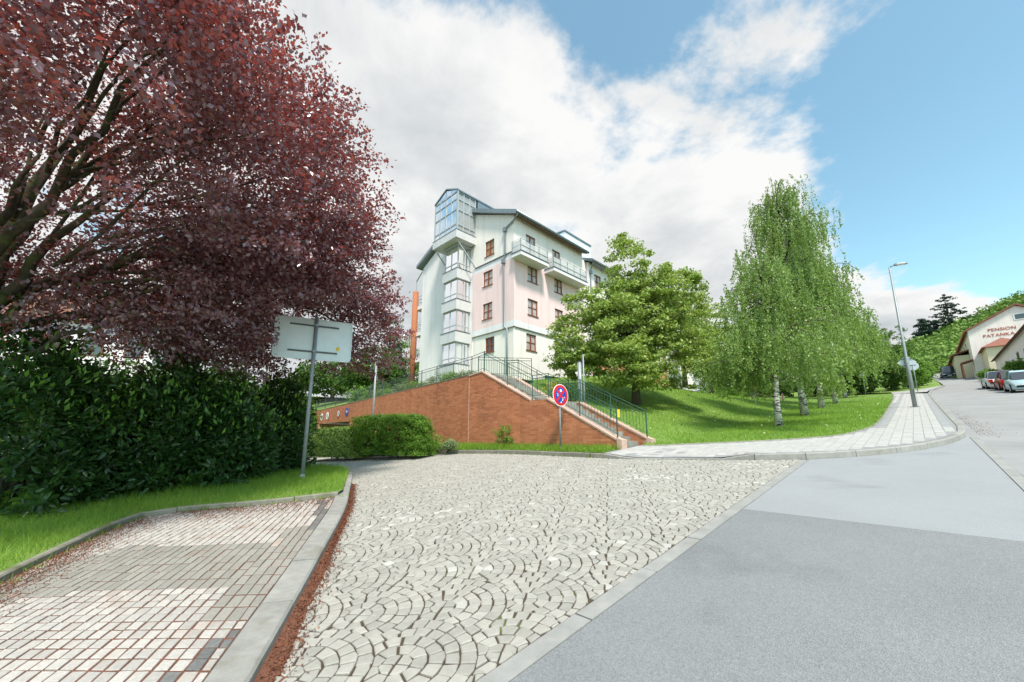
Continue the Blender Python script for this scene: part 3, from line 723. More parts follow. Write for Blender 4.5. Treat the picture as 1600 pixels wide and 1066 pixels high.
# round signs over the garage
def disc(mb, c, ux, n, r, d0, d1, m, seg=24, sy=1.0):
    c, ux, n = Vector(c), Vector(ux), Vector(n).normalized(); uz = Vector((0, 0, 1)); uz = (uz-n*uz.dot(n)).normalized()
    ring = [c+ux*(r*math.cos(2*math.pi*i/seg))+uz*(r*sy*math.sin(2*math.pi*i/seg)) for i in range(seg)]
    mb.prism([p+n*d0 for p in ring], n*(d1-d0), m, .5)
outN = Vector((*(-NL), 0)); DL3 = Vector((*DL, 0))
for k, z, ring, lab in ((20.21, 3.12, 0, 'white round sign leftmost over the garage entrance'), (18.82, 3.16, 0, 'white round sign second from the left over the garage entrance'),
                        (16.28, 3.23, 1, 'white round sign with red rim over the garage entrance'), (14.61, 3.28, 2, 'blue round sign with white arrow over the garage entrance')):
    t = thing('garage_sign', lab, 'sign', LWF(k, z, .012), 0, 'round signs over the garage')
    b = MB(); disc(b, (0, 0, 0), DL3, outN, .29, 0, .02, 0); b.build('plate', ['sign_white', 'sign_red', 'sign_blue'][ring:ring+1] or 'sign_white', t)
    b = MB()
    if ring == 2:
        b.prism([DL3*.12+outN*.024+Vector((0, 0, -.03)), DL3*-.02+outN*.024+Vector((0, 0, -.03)), DL3*-.02+outN*.024+Vector((0, 0, -.12)), DL3*-.17+outN*.024+Vector((0, 0, .01)), DL3*-.02+outN*.024+Vector((0, 0, .14)), DL3*-.02+outN*.024+Vector((0, 0, .05)), DL3*.12+outN*.024+Vector((0, 0, .05))], outN*.004); b.build('symbol', 'sign_white', t)
    else:
        if ring == 1: disc(b, (0, 0, 0), DL3, outN, .22, .021, .025, 0); b.build('field', 'sign_white', t); b = MB()
        for q in (-.06, .05): b.bar(DL3*q+outN*.028+Vector((0, 0, -.12)), DL3*q+outN*.028+Vector((0, 0, .12)), .045, .006, 0, up=outN)
        b.build('symbol', 'rail_grey', t)

def railing(label, posts, h, mats, step=.13, rails=(1.0, .86), low=.12, name='railing', curls=True):
    """posts: base points; top and second rail, foot rail, thin balusters between the posts"""
    t = thing(name, label, 'railing', posts[0]); o = Vector(posts[0]); P = [Vector(p)-o for p in posts]; Z = Vector((0, 0, 1))
    for p in P: MB().bar(p-Z*.03, p+Z*(h+.01), .036, .036).build('post', mats, t)
    for r in rails: MB().tube([p+Z*h*r for p in P], .0135, 6).build('handrail', mats, t)
    MB().tube([p+Z*low for p in P], .009, 6).build('foot_rail', mats, t)
    b = MB()
    for p, q in zip(P, P[1:]):
        n = max(2, round((q-p).length/step))
        for i in range(1, n):
            c = p.lerp(q, i/n); b.bar(c+Z*low, c+Z*h*rails[-1], .010, .010)
    b.build('balusters', mats, t)['kind'] = 'stuff'
    return t
CP = .065
fr = railing('dark green metal railing on the near stair wall with a yellow tag', [FW(k, FRONT(k)+CP, -.1) for k in (.04, 1.4, 2.73, 3.5, 4.83, 6.25)], .88, 'rail_green')
MB().box(-.05, .05, -.012, .012, .62, .86).build('tag', 'yellow', fr).location = (.05, 0, 0)
railing('green metal railing on the lawn side of the stairs', [RW(k, REAR(k)+CP, -.1) for k in (-.22, 1.07, 2.33, 3.42, 4.5, 5.6, 6.3)], .84, 'rail_green')
railing('grey green railing along the top of the long brick wall', [FW(6.28, 4.29, -.1), FW(7.1, 4.2, -.1)]+[LWF(k, LTOP(k)+.04, -.12) for k in (1.4, 2.9, 4.4, 5.9, 7.5, 9.2, 11, 13, 15, 17.5, 20, 22.5)], .84, 'rail_grey')
railing('short grey railing on the terrace above the stairs', [(*(P0+SB*7.6+SA*.9), 4.3), (*(P0+SB*7.2+SA*2.2), 4.4), (*(P0+SB*6.7+SA*3.6), 4.5)], .9, 'rail_grey')

# ================================================================== THE APARTMENT HOUSE
Z0 = 6.0
H_ = thing('apartment_building', 'tall pink and white apartment building with glass corner tower and grey bay windows', 'building', (CB[0], CB[1], Z0), R(45))
LF = lambda x, z, d: Vector((-d, x, z-Z0))
RF = lambda x, z, d: Vector((x, -d, z-Z0))
def fbox(mb, Fn, x0, x1, z0, z1, d0, d1, m=0):
    vs = [Fn(x, z, d) for d in (d0, d1) for z in (z0, z1) for x in (x0, x1)]
    return mb.add(vs, [(0, 2, 3, 1), (4, 5, 7, 6), (0, 1, 5, 4), (1, 3, 7, 5), (3, 2, 6, 7), (2, 0, 4, 6)], m)
def holed(Fn, x0, x1, z0, z1, holes, zone, xcuts=(), zcuts=(), out=lambda z: 0.0, depth=.17):
    mb = MB()
    xs = sorted({x0, x1, *xcuts, *[h[0] for h in holes], *[h[1] for h in holes]}); zs = sorted({z0, z1, *zcuts, *[h[2] for h in holes], *[h[3] for h in holes]})
    xs = [x for x in xs if x0 <= x <= x1]; zs = [z for z in zs if z0 <= z <= z1]
    for a, b in zip(xs, xs[1:]):
        for c, d in zip(zs, zs[1:]):
            mx, mz = (a+b)/2, (c+d)/2
            if any(h[0] < mx < h[1] and h[2] < mz < h[3] for h in holes): continue
            mb.add([Fn(a, c, out(mz)), Fn(b, c, out(mz)), Fn(b, d, out(mz)), Fn(a, d, out(mz))], [(0, 1, 2, 3)], zone(mx, mz))
    for h in holes:
        o = out((h[2]+h[3])/2); zn = zone((h[0]+h[1])/2, (h[2]+h[3])/2)
        q = [(h[0], h[2]), (h[1], h[2]), (h[1], h[3]), (h[0], h[3])]
        for i in range(4):
            a, b = q[i], q[(i+1) % 4]; mb.add([Fn(*a, o), Fn(*b, o), Fn(*b, o-depth), Fn(*a, o-depth)], [(0, 1, 2, 3)], zn)
    return mb
def window(parent, Fn, x0, x1, z0, z1, o=0.0, glass='glass_curtain', cols=2, rows=2, fm='frame_brown', fw=.075, name='window', sill=True):
    mb = MB(); d0, d1 = o-.15, o-.07
    fbox(mb, Fn, x0, x0+fw, z0, z1, d0, d1); fbox(mb, Fn, x1-fw, x1, z0, z1, d0, d1)
    fbox(mb, Fn, x0+fw, x1-fw, z0, z0+fw, d0, d1); fbox(mb, Fn, x0+fw, x1-fw, z1-fw, z1, d0, d1)
    xi = [x0+fw+(x1-x0-2*fw)*i/cols for i in range(cols+1)]; zi = [z0+fw+(z1-z0-2*fw)*i/rows for i in range(rows+1)]
    for x in xi[1:-1]: fbox(mb, Fn, x-.05, x+.05, z0+fw, z1-fw, d0, d1+.012)
    for z in zi[1:-1]:
        for a, b in zip(xi, xi[1:]): fbox(mb, Fn, a, b, z-.022, z+.022, d0+.01, d1-.004)
    w = mb.build(name, fm, parent)
    for a, b in zip(xi, xi[1:]):
        for c, d in zip(zi, zi[1:]):
            p = MB(); fbox(p, Fn, a, b, c, d, d0+.02, d0+.035); p.build('pane', glass, w)
    if sill: s = MB(); fbox(s, Fn, x0-.05, x1+.05, z0-.05, z0+.004, o-.12, o+.06); s.build('sill', 'frame_brown', w)
    return w
ZONES = ['plaster_cream', 'plaster_band', 'plaster_pink', 'plaster_white', 'brick_face', 'plaster_blue']
def zoneL(x, z):
    if x > 4.62: return 3
    if z < 9.25: return 0
    if z < 9.72: return 1
    if z < 14.45: return 2
    if z < 14.9: return 1
    return 0
def outL(z): return .07 if z > 9.25 else 0.0
hl = [(2.1, 3.15, 15.5, 16.78), (2.26, 3.35, 13.05, 14.28), (2.26, 3.35, 10.38, 11.65), (2.08, 3.1, 7.75, 8.92)]
mb = holed(LF, -.07, 4.62, 4.3, 17.80, hl, zoneL, zcuts=(9.25, 9.72, 14.45, 14.9), out=outL)
mb.add([LF(-.07, 17.80, .07), LF(4.62, 17.80, .07), LF(4.62, 19.85, .07), LF(-.07, 17.80, .07)], [(0, 1, 2)], 0)
mb.add([LF(4.62, 4.3, .0), LF(12.3, 4.3, .0), LF(12.3, 17.5, .0), LF(6.15, 20.5, .0), LF(4.62, 19.85, .0)], [(0, 1, 2, 3, 4)], 3)
mb.add([LF(4.62, 4.3, .0), LF(4.62, 4.3, .07), LF(4.62, 19.85, .07), LF(4.62, 19.85, 0)], [(0, 1, 2, 3)], 0)
mb.add([LF(-.07, 9.25, 0), LF(4.62, 9.25, 0), LF(4.62, 9.25, .07), LF(-.07, 9.25, .07)], [(0, 1, 2, 3)], 1)
mb.build('gable_wall', ZONES, H_)
for i, h in enumerate(hl): window(H_, LF, *h, o=.07 if h[2] > 9.25 else 0, glass=['glass_tan', 'glass_curtain', 'glass_curtain', 'glass_dark'][i])
# street front
hr = [(1.38, 2.5, 13.05, 14.28), (4.57, 5.6, 13.05, 14.25), (1.38, 2.5, 10.43, 11.68), (4.57, 5.62, 10.43, 11.66), (1.26, 2.36, 7.74, 9.0), (4.5, 5.55, 7.74, 9.0)]
hd = [(1.22, 2.3, 14.62, 16.8), (4.37, 5.42, 14.62, 16.7)]
def zoneR(x, z):
    if z < 9.25: return 0
    if z < 9.72: return 1
    if z < 14.45: return 2
    if z < 14.9: return 1
    return 0
holed(RF, -.07, 8.6, 4.3, 17.8, hr+hd, zoneR, zcuts=(9.25, 9.72, 14.45, 14.9), out=outL).add([RF(-.07, 9.25, 0), RF(8.6, 9.25, 0), RF(8.6, 9.25, .07), RF(-.07, 9.25, .07)], [(0, 1, 2, 3)], 1).build('street_wall', ZONES, H_)
for h in hr: window(H_, RF, *h, o=.07 if h[2] > 9.25 else 0, glass='glass_curtain')
for h in hd: window(H_, RF, *h, o=.07, cols=2, rows=1, name='balcony_door', sill=False)
mb = MB(); fbox(mb, LF, -.09, 4.6, 9.2, 9.25, .0, .09); fbox(mb, RF, -.09, 8.6, 9.2, 9.25, .0, .09); mb.build('ledge', 'ledge', H_)
mb = MB(); fbox(mb, LF, .02, 4.3, 14.90, 14.97, .07, .13); mb.build('ledge', 'dark_metal', H_)
# roof: two slopes, verge, eaves with gutter
RZ = lambda b: 17.86+.452*min(b, 12.3-b)
for sgn in (0, 1):
    e = -.62 if sgn == 0 else 12.92
    pr = [(e, RZ(e) if sgn == 0 else RZ(e)), (6.15, RZ(6.15)), (6.15, RZ(6.15)+.34), (e, RZ(e)+.30)]
    MB().prism([(-.42, b, z-Z0) for b, z in pr], (9.1, 0, 0)).build('roof', 'zinc', H_)
MB().prism([(-.40, -.60, RZ(-.6)-.012-Z0), (8.66, -.60, RZ(-.6)-.012-Z0), (8.66, .0, RZ(0)-.012-Z0), (-.40, .0, RZ(0)-.012-Z0)], (0, 0, -.03)).build('soffit', 'soffit', H_)
MB().tube([(-.45, -.70, RZ(-.6)+.12-Z0), (8.75, -.70, RZ(-.6)+.08-Z0)], .095, 10).build('gutter', 'zinc', H_, True)
MB().tube([(-.30, -.68, 17.62-Z0), (-.2, -.3, 17.35-Z0), (-.16, .72, 17.02-Z0), (-.16, .80, 16.8-Z0), (-.16, .80, 14.75-Z0), (-.16, .95, 14.6-Z0), (-.16, .95, 14.2-Z0), (-.16, .84, 9.35-Z0), (-.10, .62, 9.15-Z0), (-.10, .62, 4.4-Z0)], .06, 8).build('downpipe', 'zinc', H_, True)
for b, z in ((.80, 16.75), (.95, 14.25)): MB().box(-.29, -.075, b-.13, b+.13, z-Z0, z+.32-Z0).build('rain_hopper', 'zinc', H_)
MB().prism([(-.44, -.64, RZ(-.64)-.02-Z0), (-.44, 4.4, RZ(4.4)-.02-Z0), (-.44, 4.4, RZ(4.4)+.32-Z0), (-.44, -.64, RZ(-.64)+.32-Z0)], (.015, 0, 0)).build('verge_board', 'zinc', H_)
# bay windows, four storeys
def glazing(parent, Fn, x0, x1, z0, z1, cols, zs, w=.07, d=.08, pane='glass_bay', lim=None):
    mb = MB(); xs = [x0+(x1-x0)*i/cols for i in range(cols+1)]
    for i, x in enumerate(xs): fbox(mb, Fn, x-w/2, x+w/2, z0, z1, -d, 0)
    for z in [z0+w/2, *zs, z1-w/2]:
        for a, b in zip(xs, xs[1:]): fbox(mb, Fn, a+w/2, b-w/2, z-w/2, z+w/2, -d+.004, -.004)
    o = mb.build('glazing', 'frame_grey', parent)
    zz = [z0+w, *zs, z1-w]
    for a, b in zip(xs, xs[1:]):
        for c, e in zip(zz, zz[1:]):
            p = MB(); fbox(p, Fn, a+w/2, b-w/2, c+w*.5, e-w*.4, -d*.6, -d*.45); p.build('pane', pane, parent)
B0, B1, BD = 4.95, 6.92, 1.45
for i, top in enumerate((14.82, 12.23, 9.62, 7.02)):
    e = bpy.data.objects.new('bay_window', None); COL.objects.link(e); e.parent = H_
    mb = MB(); fbox(mb, LF, B0, B1, (top-.82 if i < 3 else 4.3), top, 0.004, BD); mb.build('parapet', 'panel_grey', e)
    mb = MB(); fbox(mb, LF, B0-.03, B1+.03, top+.002, top+.035, .004, BD+.03); mb.build('cap', 'dark_metal', e)
    zt = top+1.78 if i else 16.82
    glazing(e, lambda x, z, d: LF(x, z, d+BD-.14), B0+.14, B1-.14, top+.036, zt, 2, (top+.52,))
    glazing(e, lambda x, z, d: Vector((-x, B0+.14-d, z-Z0)), .06, BD-.22, top+.036, zt, 2, (top+.52,))
    glazing(e, lambda x, z, d: Vector((-x, B1-.14+d, z-Z0)), .06, BD-.22, top+.036, zt, 2, (top+.52,))
    mb = MB(); fbox(mb, LF, B0+.2, B1-.2, top+.04, zt, .02, .05); mb.build('dark_room_panel', 'soffit', e)  # dark back panel: the gloom of the room is put into its colour
    if i == 0: mb = MB(); fbox(mb, LF, B0+.02, B1-.02, zt+.003, 17.0, .004, BD-.05); mb.build('head', 'frame_grey', e)
# glass tower on the gable
TD, TB0, TB1, TAP, TEV, TTOP = 2.0, 4.42, 7.52, 5.95, 21.12, 21.85
tw = bpy.data.objects.new('glass_tower', None); COL.objects.link(tw); tw.parent = H_
mb = MB(); fbox(mb, LF, TB0-.08, TB1+.08, 17.02, 17.66, .08, TD+.08); mb.build('slab', 'panel_grey', tw)
mb = MB(); fbox(mb, LF, TB0-.1, TB1+.1, 17.662, 17.70, .08, TD+.1); mb.build('cap', 'dark_metal', tw)
rows = (18.22, 19.50, 20.42)
glazing(tw, lambda x, z, d: LF(x, z, d+TD), TB0, TB1, 17.70, TEV, 4, rows, .10, .12, 'glass')
glazing(tw, lambda x, z, d: Vector((-x, TB0-d, z-Z0)), .1, TD-.06, 17.70, TEV, 3, rows, .10, .12, 'glass')
glazing(tw, lambda x, z, d: Vector((-x, TB1+d, z-Z0)), .1, TD-.06, 17.70, TEV, 3, rows, .10, .12, 'glass')
mb = MB(); wq = (TB1-TB0)/4
gt = lambda b: TEV+(TTOP-TEV)*(1-abs(b-TAP)/((TB1-TB0)/2))
mb.prism([LF(TB0, TEV+.002, TD), LF(TAP, TTOP-.12, TD), LF(TB1, TEV+.002, TD)], (.04, 0, 0)); mb.build('gable_pane', 'glass', tw)
mb = MB()
for i in (1, 2, 3): b = TB0+wq*i; mb.box(-TD, -TD+.1, b-.05, b+.05, TEV-Z0, gt(b)-.12-Z0)
mb.build('gable_bars', 'frame_grey', tw)
for s, (b0, b1) in enumerate(((TB0-.08, TAP), (TB1+.08, TAP))):
    MB().prism([(-TD-.06, b0, TEV-.02-Z0), (-TD-.06, b1, TTOP-.02-Z0), (-TD-.06, b1, TTOP+.10-Z0), (-TD-.06, b0, TEV+.10-Z0)], (5.2, 0, 0)).build('tower_roof', 'zinc', tw)
for b, nb in ((TB0, -1), (TB1, 1)):
    for i in range(7):
        a = .1+i*.45
        mb = MB(); mb.box(a+.006, a+.444, b-.03, b+.03, 17.4-Z0, TEV-.03-Z0); mb.build('cladding_panel', 'zinc', tw)
        mb = MB(); mb.box(a-.006, a+.006, b-.05, b+.05, 17.4-Z0, TEV-.03-Z0); mb.build('seam', 'zinc', tw)
for p, q in (((-TD+.12, TB0+.15, 17.02), (-.02, TB0-.1, 14.95)), ((-TD+.12, TB1-.05, 17.02), (-.02, TB1+.0, 15.2))):
    MB().tube([(p[0], p[1], p[2]-Z0), (q[0], q[1], q[2]-Z0)], .055, 8).build('strut', 'frame_grey', tw)
# balconies on the street front
def balcony(a0, a1, z, n):
    e = bpy.data.objects.new('balcony', None); COL.objects.link(e); e.parent = H_
    mb = MB(); fbox(mb, RF, a0, a1, z-.26, z, .074, 1.05); mb.build('slab', 'plaster_band', e)
    mb = MB(); fbox(mb, RF, a0-.03, a1+.03, z+.002, z+.04, .074, 1.08); mb.build('edge', 'dark_metal', e)
    r = MB()
    for q in (.12, .5, .98):
        r.tube([RF(a0+.05, z+q, .1), RF(a0+.05, z+q, 1.0), RF(a1-.05, z+q, 1.0), RF(a1-.05, z+q, .1)], .018, 6)
    xs = [a0+.05+(a1-a0-.1)*i/n for i in range(n+1)]
    for x in xs: r.bar(RF(x, z, 1.0), RF(x, z+1.0, 1.0), .04, .04)
    for x in (xs[0], xs[-1]): r.bar(RF(x, z, .12), RF(x, z+1.0, .12), .04, .04)
    r.build('railing', 'galvanised', e)
    for a, b in zip(xs, xs[1:]): p = MB(); fbox(p, RF, a+.03, b-.03, z+.12, z+.90, .975, .985); p.build('panel', 'mesh_panel', e)
    for x in (xs[0], xs[-1]): p = MB(); fbox(p, lambda q, zz, d: Vector((x+d, -q, zz-Z0)), .16, .97, z+.12, z+.90, -.005, .005); p.build('panel', 'mesh_panel', e)
balcony(-.38, 2.70, 14.52, 3); balcony(3.32, 7.85, 14.46, 5)
# blue block, lower wing
mb = MB(); mb.box(7.3, 11.4, .8, 6.0, 0, 13.75); mb.build('blue_block', 'plaster_blue', H_)
MB().prism([(7.25, .72, 13.76), (11.45, .72, 13.76), (11.45, 6, 14.3), (7.25, 6, 14.3)], (0, 0, .12)).build('roof', 'zinc', H_)
BF = lambda x, z, d: Vector((x, .8-d, z-Z0))
window(H_, BF, 8.7, 9.6, 15.6, 17.1, o=.17); mb = MB(); fbox(mb, BF, 10.7, 10.95, 17.6, 18.1, .0, .05); mb.build('wall_lamp', 'dark_metal', H_)
def zoneW(x, z): return (4 if z < 9.3 and x < 25 else 3)
wh = [(x, x+1.1, z, z+1.25) for x in (10.6, 13.4, 17, 20.4, 24, 28) for z in (15.2, 12.6, 10.2)]+[(13.2, 14.2, 6.3, 8.3), (15.2, 16.1, 6.7, 7.7), (20.5, 21.4, 6.7, 7.7), (28.5, 29.3, 6.8, 7.8)]
holed(RF, 9.7, 33, 6, 17.3, wh, zoneW, zcuts=(9.3,), xcuts=(25,)).build('wing_wall', ZONES, H_)
for h in wh: window(H_, RF, *h, glass='glass_dark' if h[2] < 9 else 'glass_curtain', sill=h[2] > 9)
mb = MB(); mb.box(9.7, 33, .25, 9, 0, 11.2); mb.build('wing_core', 'plaster_white', H_)
mb = MB(); mb.add([(9.7, 0, 0), (9.7, 6, 0), (9.7, 6, 13.5), (9.7, 0, 11.3)], [(0, 1, 2, 3)]); mb.add([(33, 0, 0), (33, 9, 0), (33, 9, 11.3), (33, 0, 11.3)], [(0, 1, 2, 3)]); mb.build('wing_gable', 'plaster_white', H_)
MB().prism([(9.45, -.6, 11.15), (9.45, 6, 13.9), (9.45, 6, 14.15), (9.45, -.6, 11.42)], (24, 0, 0)).build('roof', 'zinc', H_)
MB().tube([(9.4, -.68, 11.25), (33.4, -.68, 11.2)], .09, 8).build('gutter', 'zinc', H_)
MB().tube([(9.6, -.62, 11.1), (9.85, -.10, 10.6), (9.85, -.10, 0.1)], .055, 8).build('downpipe', 'zinc', H_)
MB().box(9.72, 9.98, -.24, -.02, 10.2, 10.5).build('rain_hopper', 'zinc', H_)
MB().box(8.59, 9.7, .3, 6, 0, 11.5).build('link_wall', 'plaster_white', H_)
# balconies and brick column at the far end of the gable
MB().tube([(-.05, 13.4, -1.5), (-.05, 13.4, 9.4)], .28, 20).build('brick_column', 'brick_column', H_, True)
MB().tube([(-.05, 13.35, 9.4), (-.05, 13.35, 10.5), (-.05, 12.35, 11.2)], .06, 8).build('steel_bracket', 'frame_grey', H_)
for z in (8.75, 11.3, 13.9):
    e = bpy.data.objects.new('balcony', None); COL.objects.link(e); e.parent = H_
    MB().box(.05, 3.5, 12.32, 13.5, z-.35-Z0, z-Z0).build('slab', 'plaster_white', e)
    r = MB()
    for q in (.3, .6, .95): r.tube([(.1, 12.34, z+q-Z0), (.1, 13.45, z+q-Z0), (3.4, 13.45, z+q-Z0)], .025, 6)
    r.bar((.1, 12.4, z-Z0), (.1, 13.3, z+.95-Z0), .03, .03); r.build('railing', 'frame_grey', e)

# ================================================================== SIGNS, LAMP, POLES
Zv = Vector((0, 0, 1))
def azv(d): return Vector((math.sin(R(d)), math.cos(R(d)), 0))
# information board seen from behind
b_ = ground(472, 748, isl_z); YB = b_.y
t = thing('information_sign', 'large blank grey back of a road sign on a tall galvanised pole in the grass', 'sign', b_)
topz = at(496, 497, YB).z-b_.z
MB().tube([(0, 0, -.1), (0, 0, topz)], .045, 14).build('pole', 'galvanised', t, True)
MB().tube([(0, 0, 0), (0, 0, .10)], .065, 14).build('foot_sleeve', 'galvanised', t, True)
MB().tube([(0, 0, topz), (0, 0, topz+.02)], .05, 14).build('pole_cap', 'dark_metal', t)
ax = azv(62); nb = azv(-28)
zb0, zb1 = at(490, 561, YB).z-b_.z, at(490, 499, YB).z-b_.z
x0_, x1_ = -.92, .88; rr = .07
out = []
for cx_, cz_, a0 in ((x1_-rr, zb1-rr, 0), (x0_+rr, zb1-rr, 90), (x0_+rr, zb0+rr, 180), (x1_-rr, zb0+rr, 270)):
    out += [(cx_+rr*math.cos(R(a0+k*22.5)), cz_+rr*math.sin(R(a0+k*22.5))) for k in range(5)]
MB().prism([ax*x+nb*.075+Zv*z for x, z in out], nb*.008).build('board', 'sign_back', t)
fr_ = MB()
for i in range(len(out)):
    a, c = out[i], out[(i+1) % len(out)]; fr_.bar(ax*a[0]+nb*.07+Zv*a[1], ax*c[0]+nb*.07+Zv*c[1], .025, .03, up=nb)
fr_.build('edge_profile', 'sign_back', t)
for z in (zb0+.2, zb1-.17):
    MB().bar(ax*-.6+nb*.055+Zv*z, ax*.55+nb*.055+Zv*z, .035, .045, up=nb).build('bracket', 'rail_grey', t)
    MB().tube([Zv*(z-.03), Zv*(z+.03)], .056, 14).build('clamp', 'galvanised', t)
MB().prism([ax*.52+nb*.071+Zv*(zb0+.28), ax*.60+nb*.071+Zv*(zb0+.28), ax*.60+nb*.071+Zv*(zb0+.38), ax*.52+nb*.071+Zv*(zb0+.38)], nb*-.002).build('sticker', 'yellow', t)
# no-stopping sign
b_ = ground(876, 703, verge_z); YN = b_.y
t = thing('no_stopping_sign', 'round blue and red no stopping sign on a thin pole in the verge', 'sign', b_)
zc_ = at(874.5, 618, YN).z-b_.z; rs = .365
MB().tube([(0, 0, -.1), (0, 0, zc_+.36)], .032, 12).build('pole', 'galvanised', t, True)
MB().tube([(0, 0, 0), (0, 0, .08)], .05, 12).build('foot_sleeve', 'galvanised', t, True)
nx = azv(140); ux = azv(50); cc = Zv*zc_+nx*.04
b = MB(); disc(b, cc, ux, nx, rs, 0, .012, 0, 40); b.build('plate', 'sign_white', t)
b = MB(); disc(b, cc, ux, nx, rs*.94, .0125, .0155, 0, 40); b.build('red_ring', 'sign_red', t)
b = MB(); disc(b, cc, ux, nx, rs*.70, .016, .019, 0, 40); b.build('blue_field', 'sign_blue', t)
b = MB()
for sg in (-1, 1):
    d = (ux*sg+Zv).normalized(); q = cc+nx*(.0205+.001*sg); b.bar(q-d*rs*.80, q+d*rs*.80, rs*.20, .002, up=nx)
b.build('red_cross', 'sign_red', t)
b = MB(); disc(b, cc+Zv*rs*.42-ux*.0, ux, nx, .052, .0255, .027, 0, 16); b.build('sticker', 'sign_white', t)
b = MB(); rnd = random.Random(4)
for dx, dz, nst, spread in ((.12, -.10, 6, .06), (-.17, .02, 3, .04), (.0, -.22, 3, .03)):
    for i in range(nst):
        c = cc+ux*(dx+rnd.uniform(-1, 1)*spread)+Zv*(dz+rnd.uniform(-1, 1)*spread)+nx*(.0262+.0004*i); an = rnd.uniform(0, 3.14); d = ux*math.cos(an)+Zv*math.sin(an)
        b.bar(c-d*.035, c+d*.035, .016, .001, up=nx)
b.build('scribble', 'sign_white', t)
# street lamp with the back of a priority sign
b_ = ground(1430, 636, walk_z)
t = thing('street_lamp', 'tall slim grey street lamp on the pavement with a diamond sign facing away', 'street lamp', b_)
hz = at(1386, 418, b_.y).z-b_.z
MB().tube([(0, 0, -.1), (0, 0, 2.6), (0, 0, 2.7), (0, 0, hz)], [.095, .09, .066, .042], 16).build('pole', 'galvanised', t, True)
MB().tube([(0, 0, 0), (0, 0, .02)], .22, 16).build('base_plate', 'concrete', t)
MB().box(-.005, .005, -.05, .05, .5, .95).build('service_door', 'galvanised', t).location = (-.03, -.092, 0)
ad = azv(120)
MB().tube([Zv*(hz-.02), Zv*(hz+.06)+ad*.12, Zv*(hz+.09)+ad*.25], .035, 10).build('arm', 'galvanised', t, True)
q = Zv*(hz+.09)+ad*.2; sd_ = Vector((-ad.y, ad.x, 0))
b = MB(); prof = [(0, .07, .05), (.1, .12, .07), (.45, .14, .06), (.58, .08, .03)]; vs = []; fs = []
for d, w, h in prof: vs += [q+ad*d+sd_*w-Zv*.03, q+ad*d+sd_*w*.8+Zv*h, q+ad*d-sd_*w*.8+Zv*h, q+ad*d-sd_*w-Zv*.03]
for i in range(3): fs += [(i*4+j, i*4+(j+1) % 4, i*4+4+(j+1) % 4, i*4+4+j) for j in range(4)]
b.add(vs, fs+[(0, 1, 2, 3), (12, 13, 14, 15)]).build('lamp_head', 'galvanised', t)
b = MB(); b.prism([q+ad*.12+sd_*.10-Zv*.034, q+ad*.45+sd_*.11-Zv*.034, q+ad*.45-sd_*.11-Zv*.034, q+ad*.12-sd_*.10-Zv*.034], -Zv*.008); b.build('lens', 'sign_white', t)
sz = at(1421, 566, b_.y).z-b_.z; sx = azv(130); sn = azv(40)
b = MB(); c = sx*.0+sn*.10+Zv*sz; b.prism([c+sx*.38, c+Zv*.38, c-sx*.38, c-Zv*.38], sn*.01); b.build('priority_plate', 'sign_back', t)
b = MB()
for z in (-.18, .18): b.bar(c-sx*.28+Zv*z-sn*.015, c+sx*.28+Zv*z-sn*.015, .03, .03, up=sn)
b.build('bracket', 'rail_grey', t)
# round sign beyond it, give-way sign at the side street, bare posts
def back_sign(name, label, base, hpx, Y, shape, r, az):
    t = thing(name, label, 'sign', base); z = at(*hpx, Y).z-base.z
    MB().tube([(0, 0, -.1), (0, 0, z+r*.6)], .035, 10).build('pole', 'galvanised', t, True)
    ux, nn = azv(az), azv(az-90); b = MB(); c = Zv*z+nn*.05
    if shape == 'round': disc(b, c, ux, nn, r, 0, .012, 0, 28)
    else: b.prism([c+ux*r+Zv*r*.55, c-ux*r+Zv*r*.55, c-Zv*r*1.15], nn*.012)
    b.build('plate', 'sign_back', t)
    b = MB(); b.bar(c-ux*r*.5+Zv*r*.2-nn*.015, c+ux*r*.5+Zv*r*.2-nn*.015, .03, .03, up=nn); b.build('bracket', 'rail_grey', t)
    return t
p = ground(1434, 612, walk_z); back_sign('round_sign', 'grey back of a round road sign behind the street lamp', p, (1428, 572), p.y, 'round', .42, 130)
p = ground(1353, 617, lawn_z); back_sign('give_way_sign', 'grey back of a triangular sign beyond the birch lawn', p, (1349, 580), p.y, 'tri', .55, 125)
p = ground(579, 709, verge_z); t = thing('metal_post', 'tall thin galvanised post behind the clipped hedge', 'post', p)
MB().tube([(0, 0, -.1), (0, 0, at(586, 562, p.y).z-p.z)], .045, 10).build('pole', 'galvanised', t, True)
MB().tube([(0, 0, 0), (0, 0, .25)], .06, 10).build('foot_sleeve', 'galvanised', t, True)
q = R0+SB*2.9+SA*.9; p = Vector((*q, lawn_z(*q))); t = thing('metal_post', 'short thick grey double post on the lawn just above the no stopping sign', 'post', p)
hh = at(872, 566, q[1]).z-p.z
MB().tube([(0, 0, -.1), (0, 0, hh)], .085, 12).build('pole', 'galvanised', t, True)
MB().tube([(.14, -.1, -.1), (.14, -.1, hh+.3)], .03, 10).build('side_pole', 'galvanised', t, True)
MB().tube([(0, 0, hh), (0, 0, hh+.03)], .095, 12).build('cap', 'dark_metal', t)

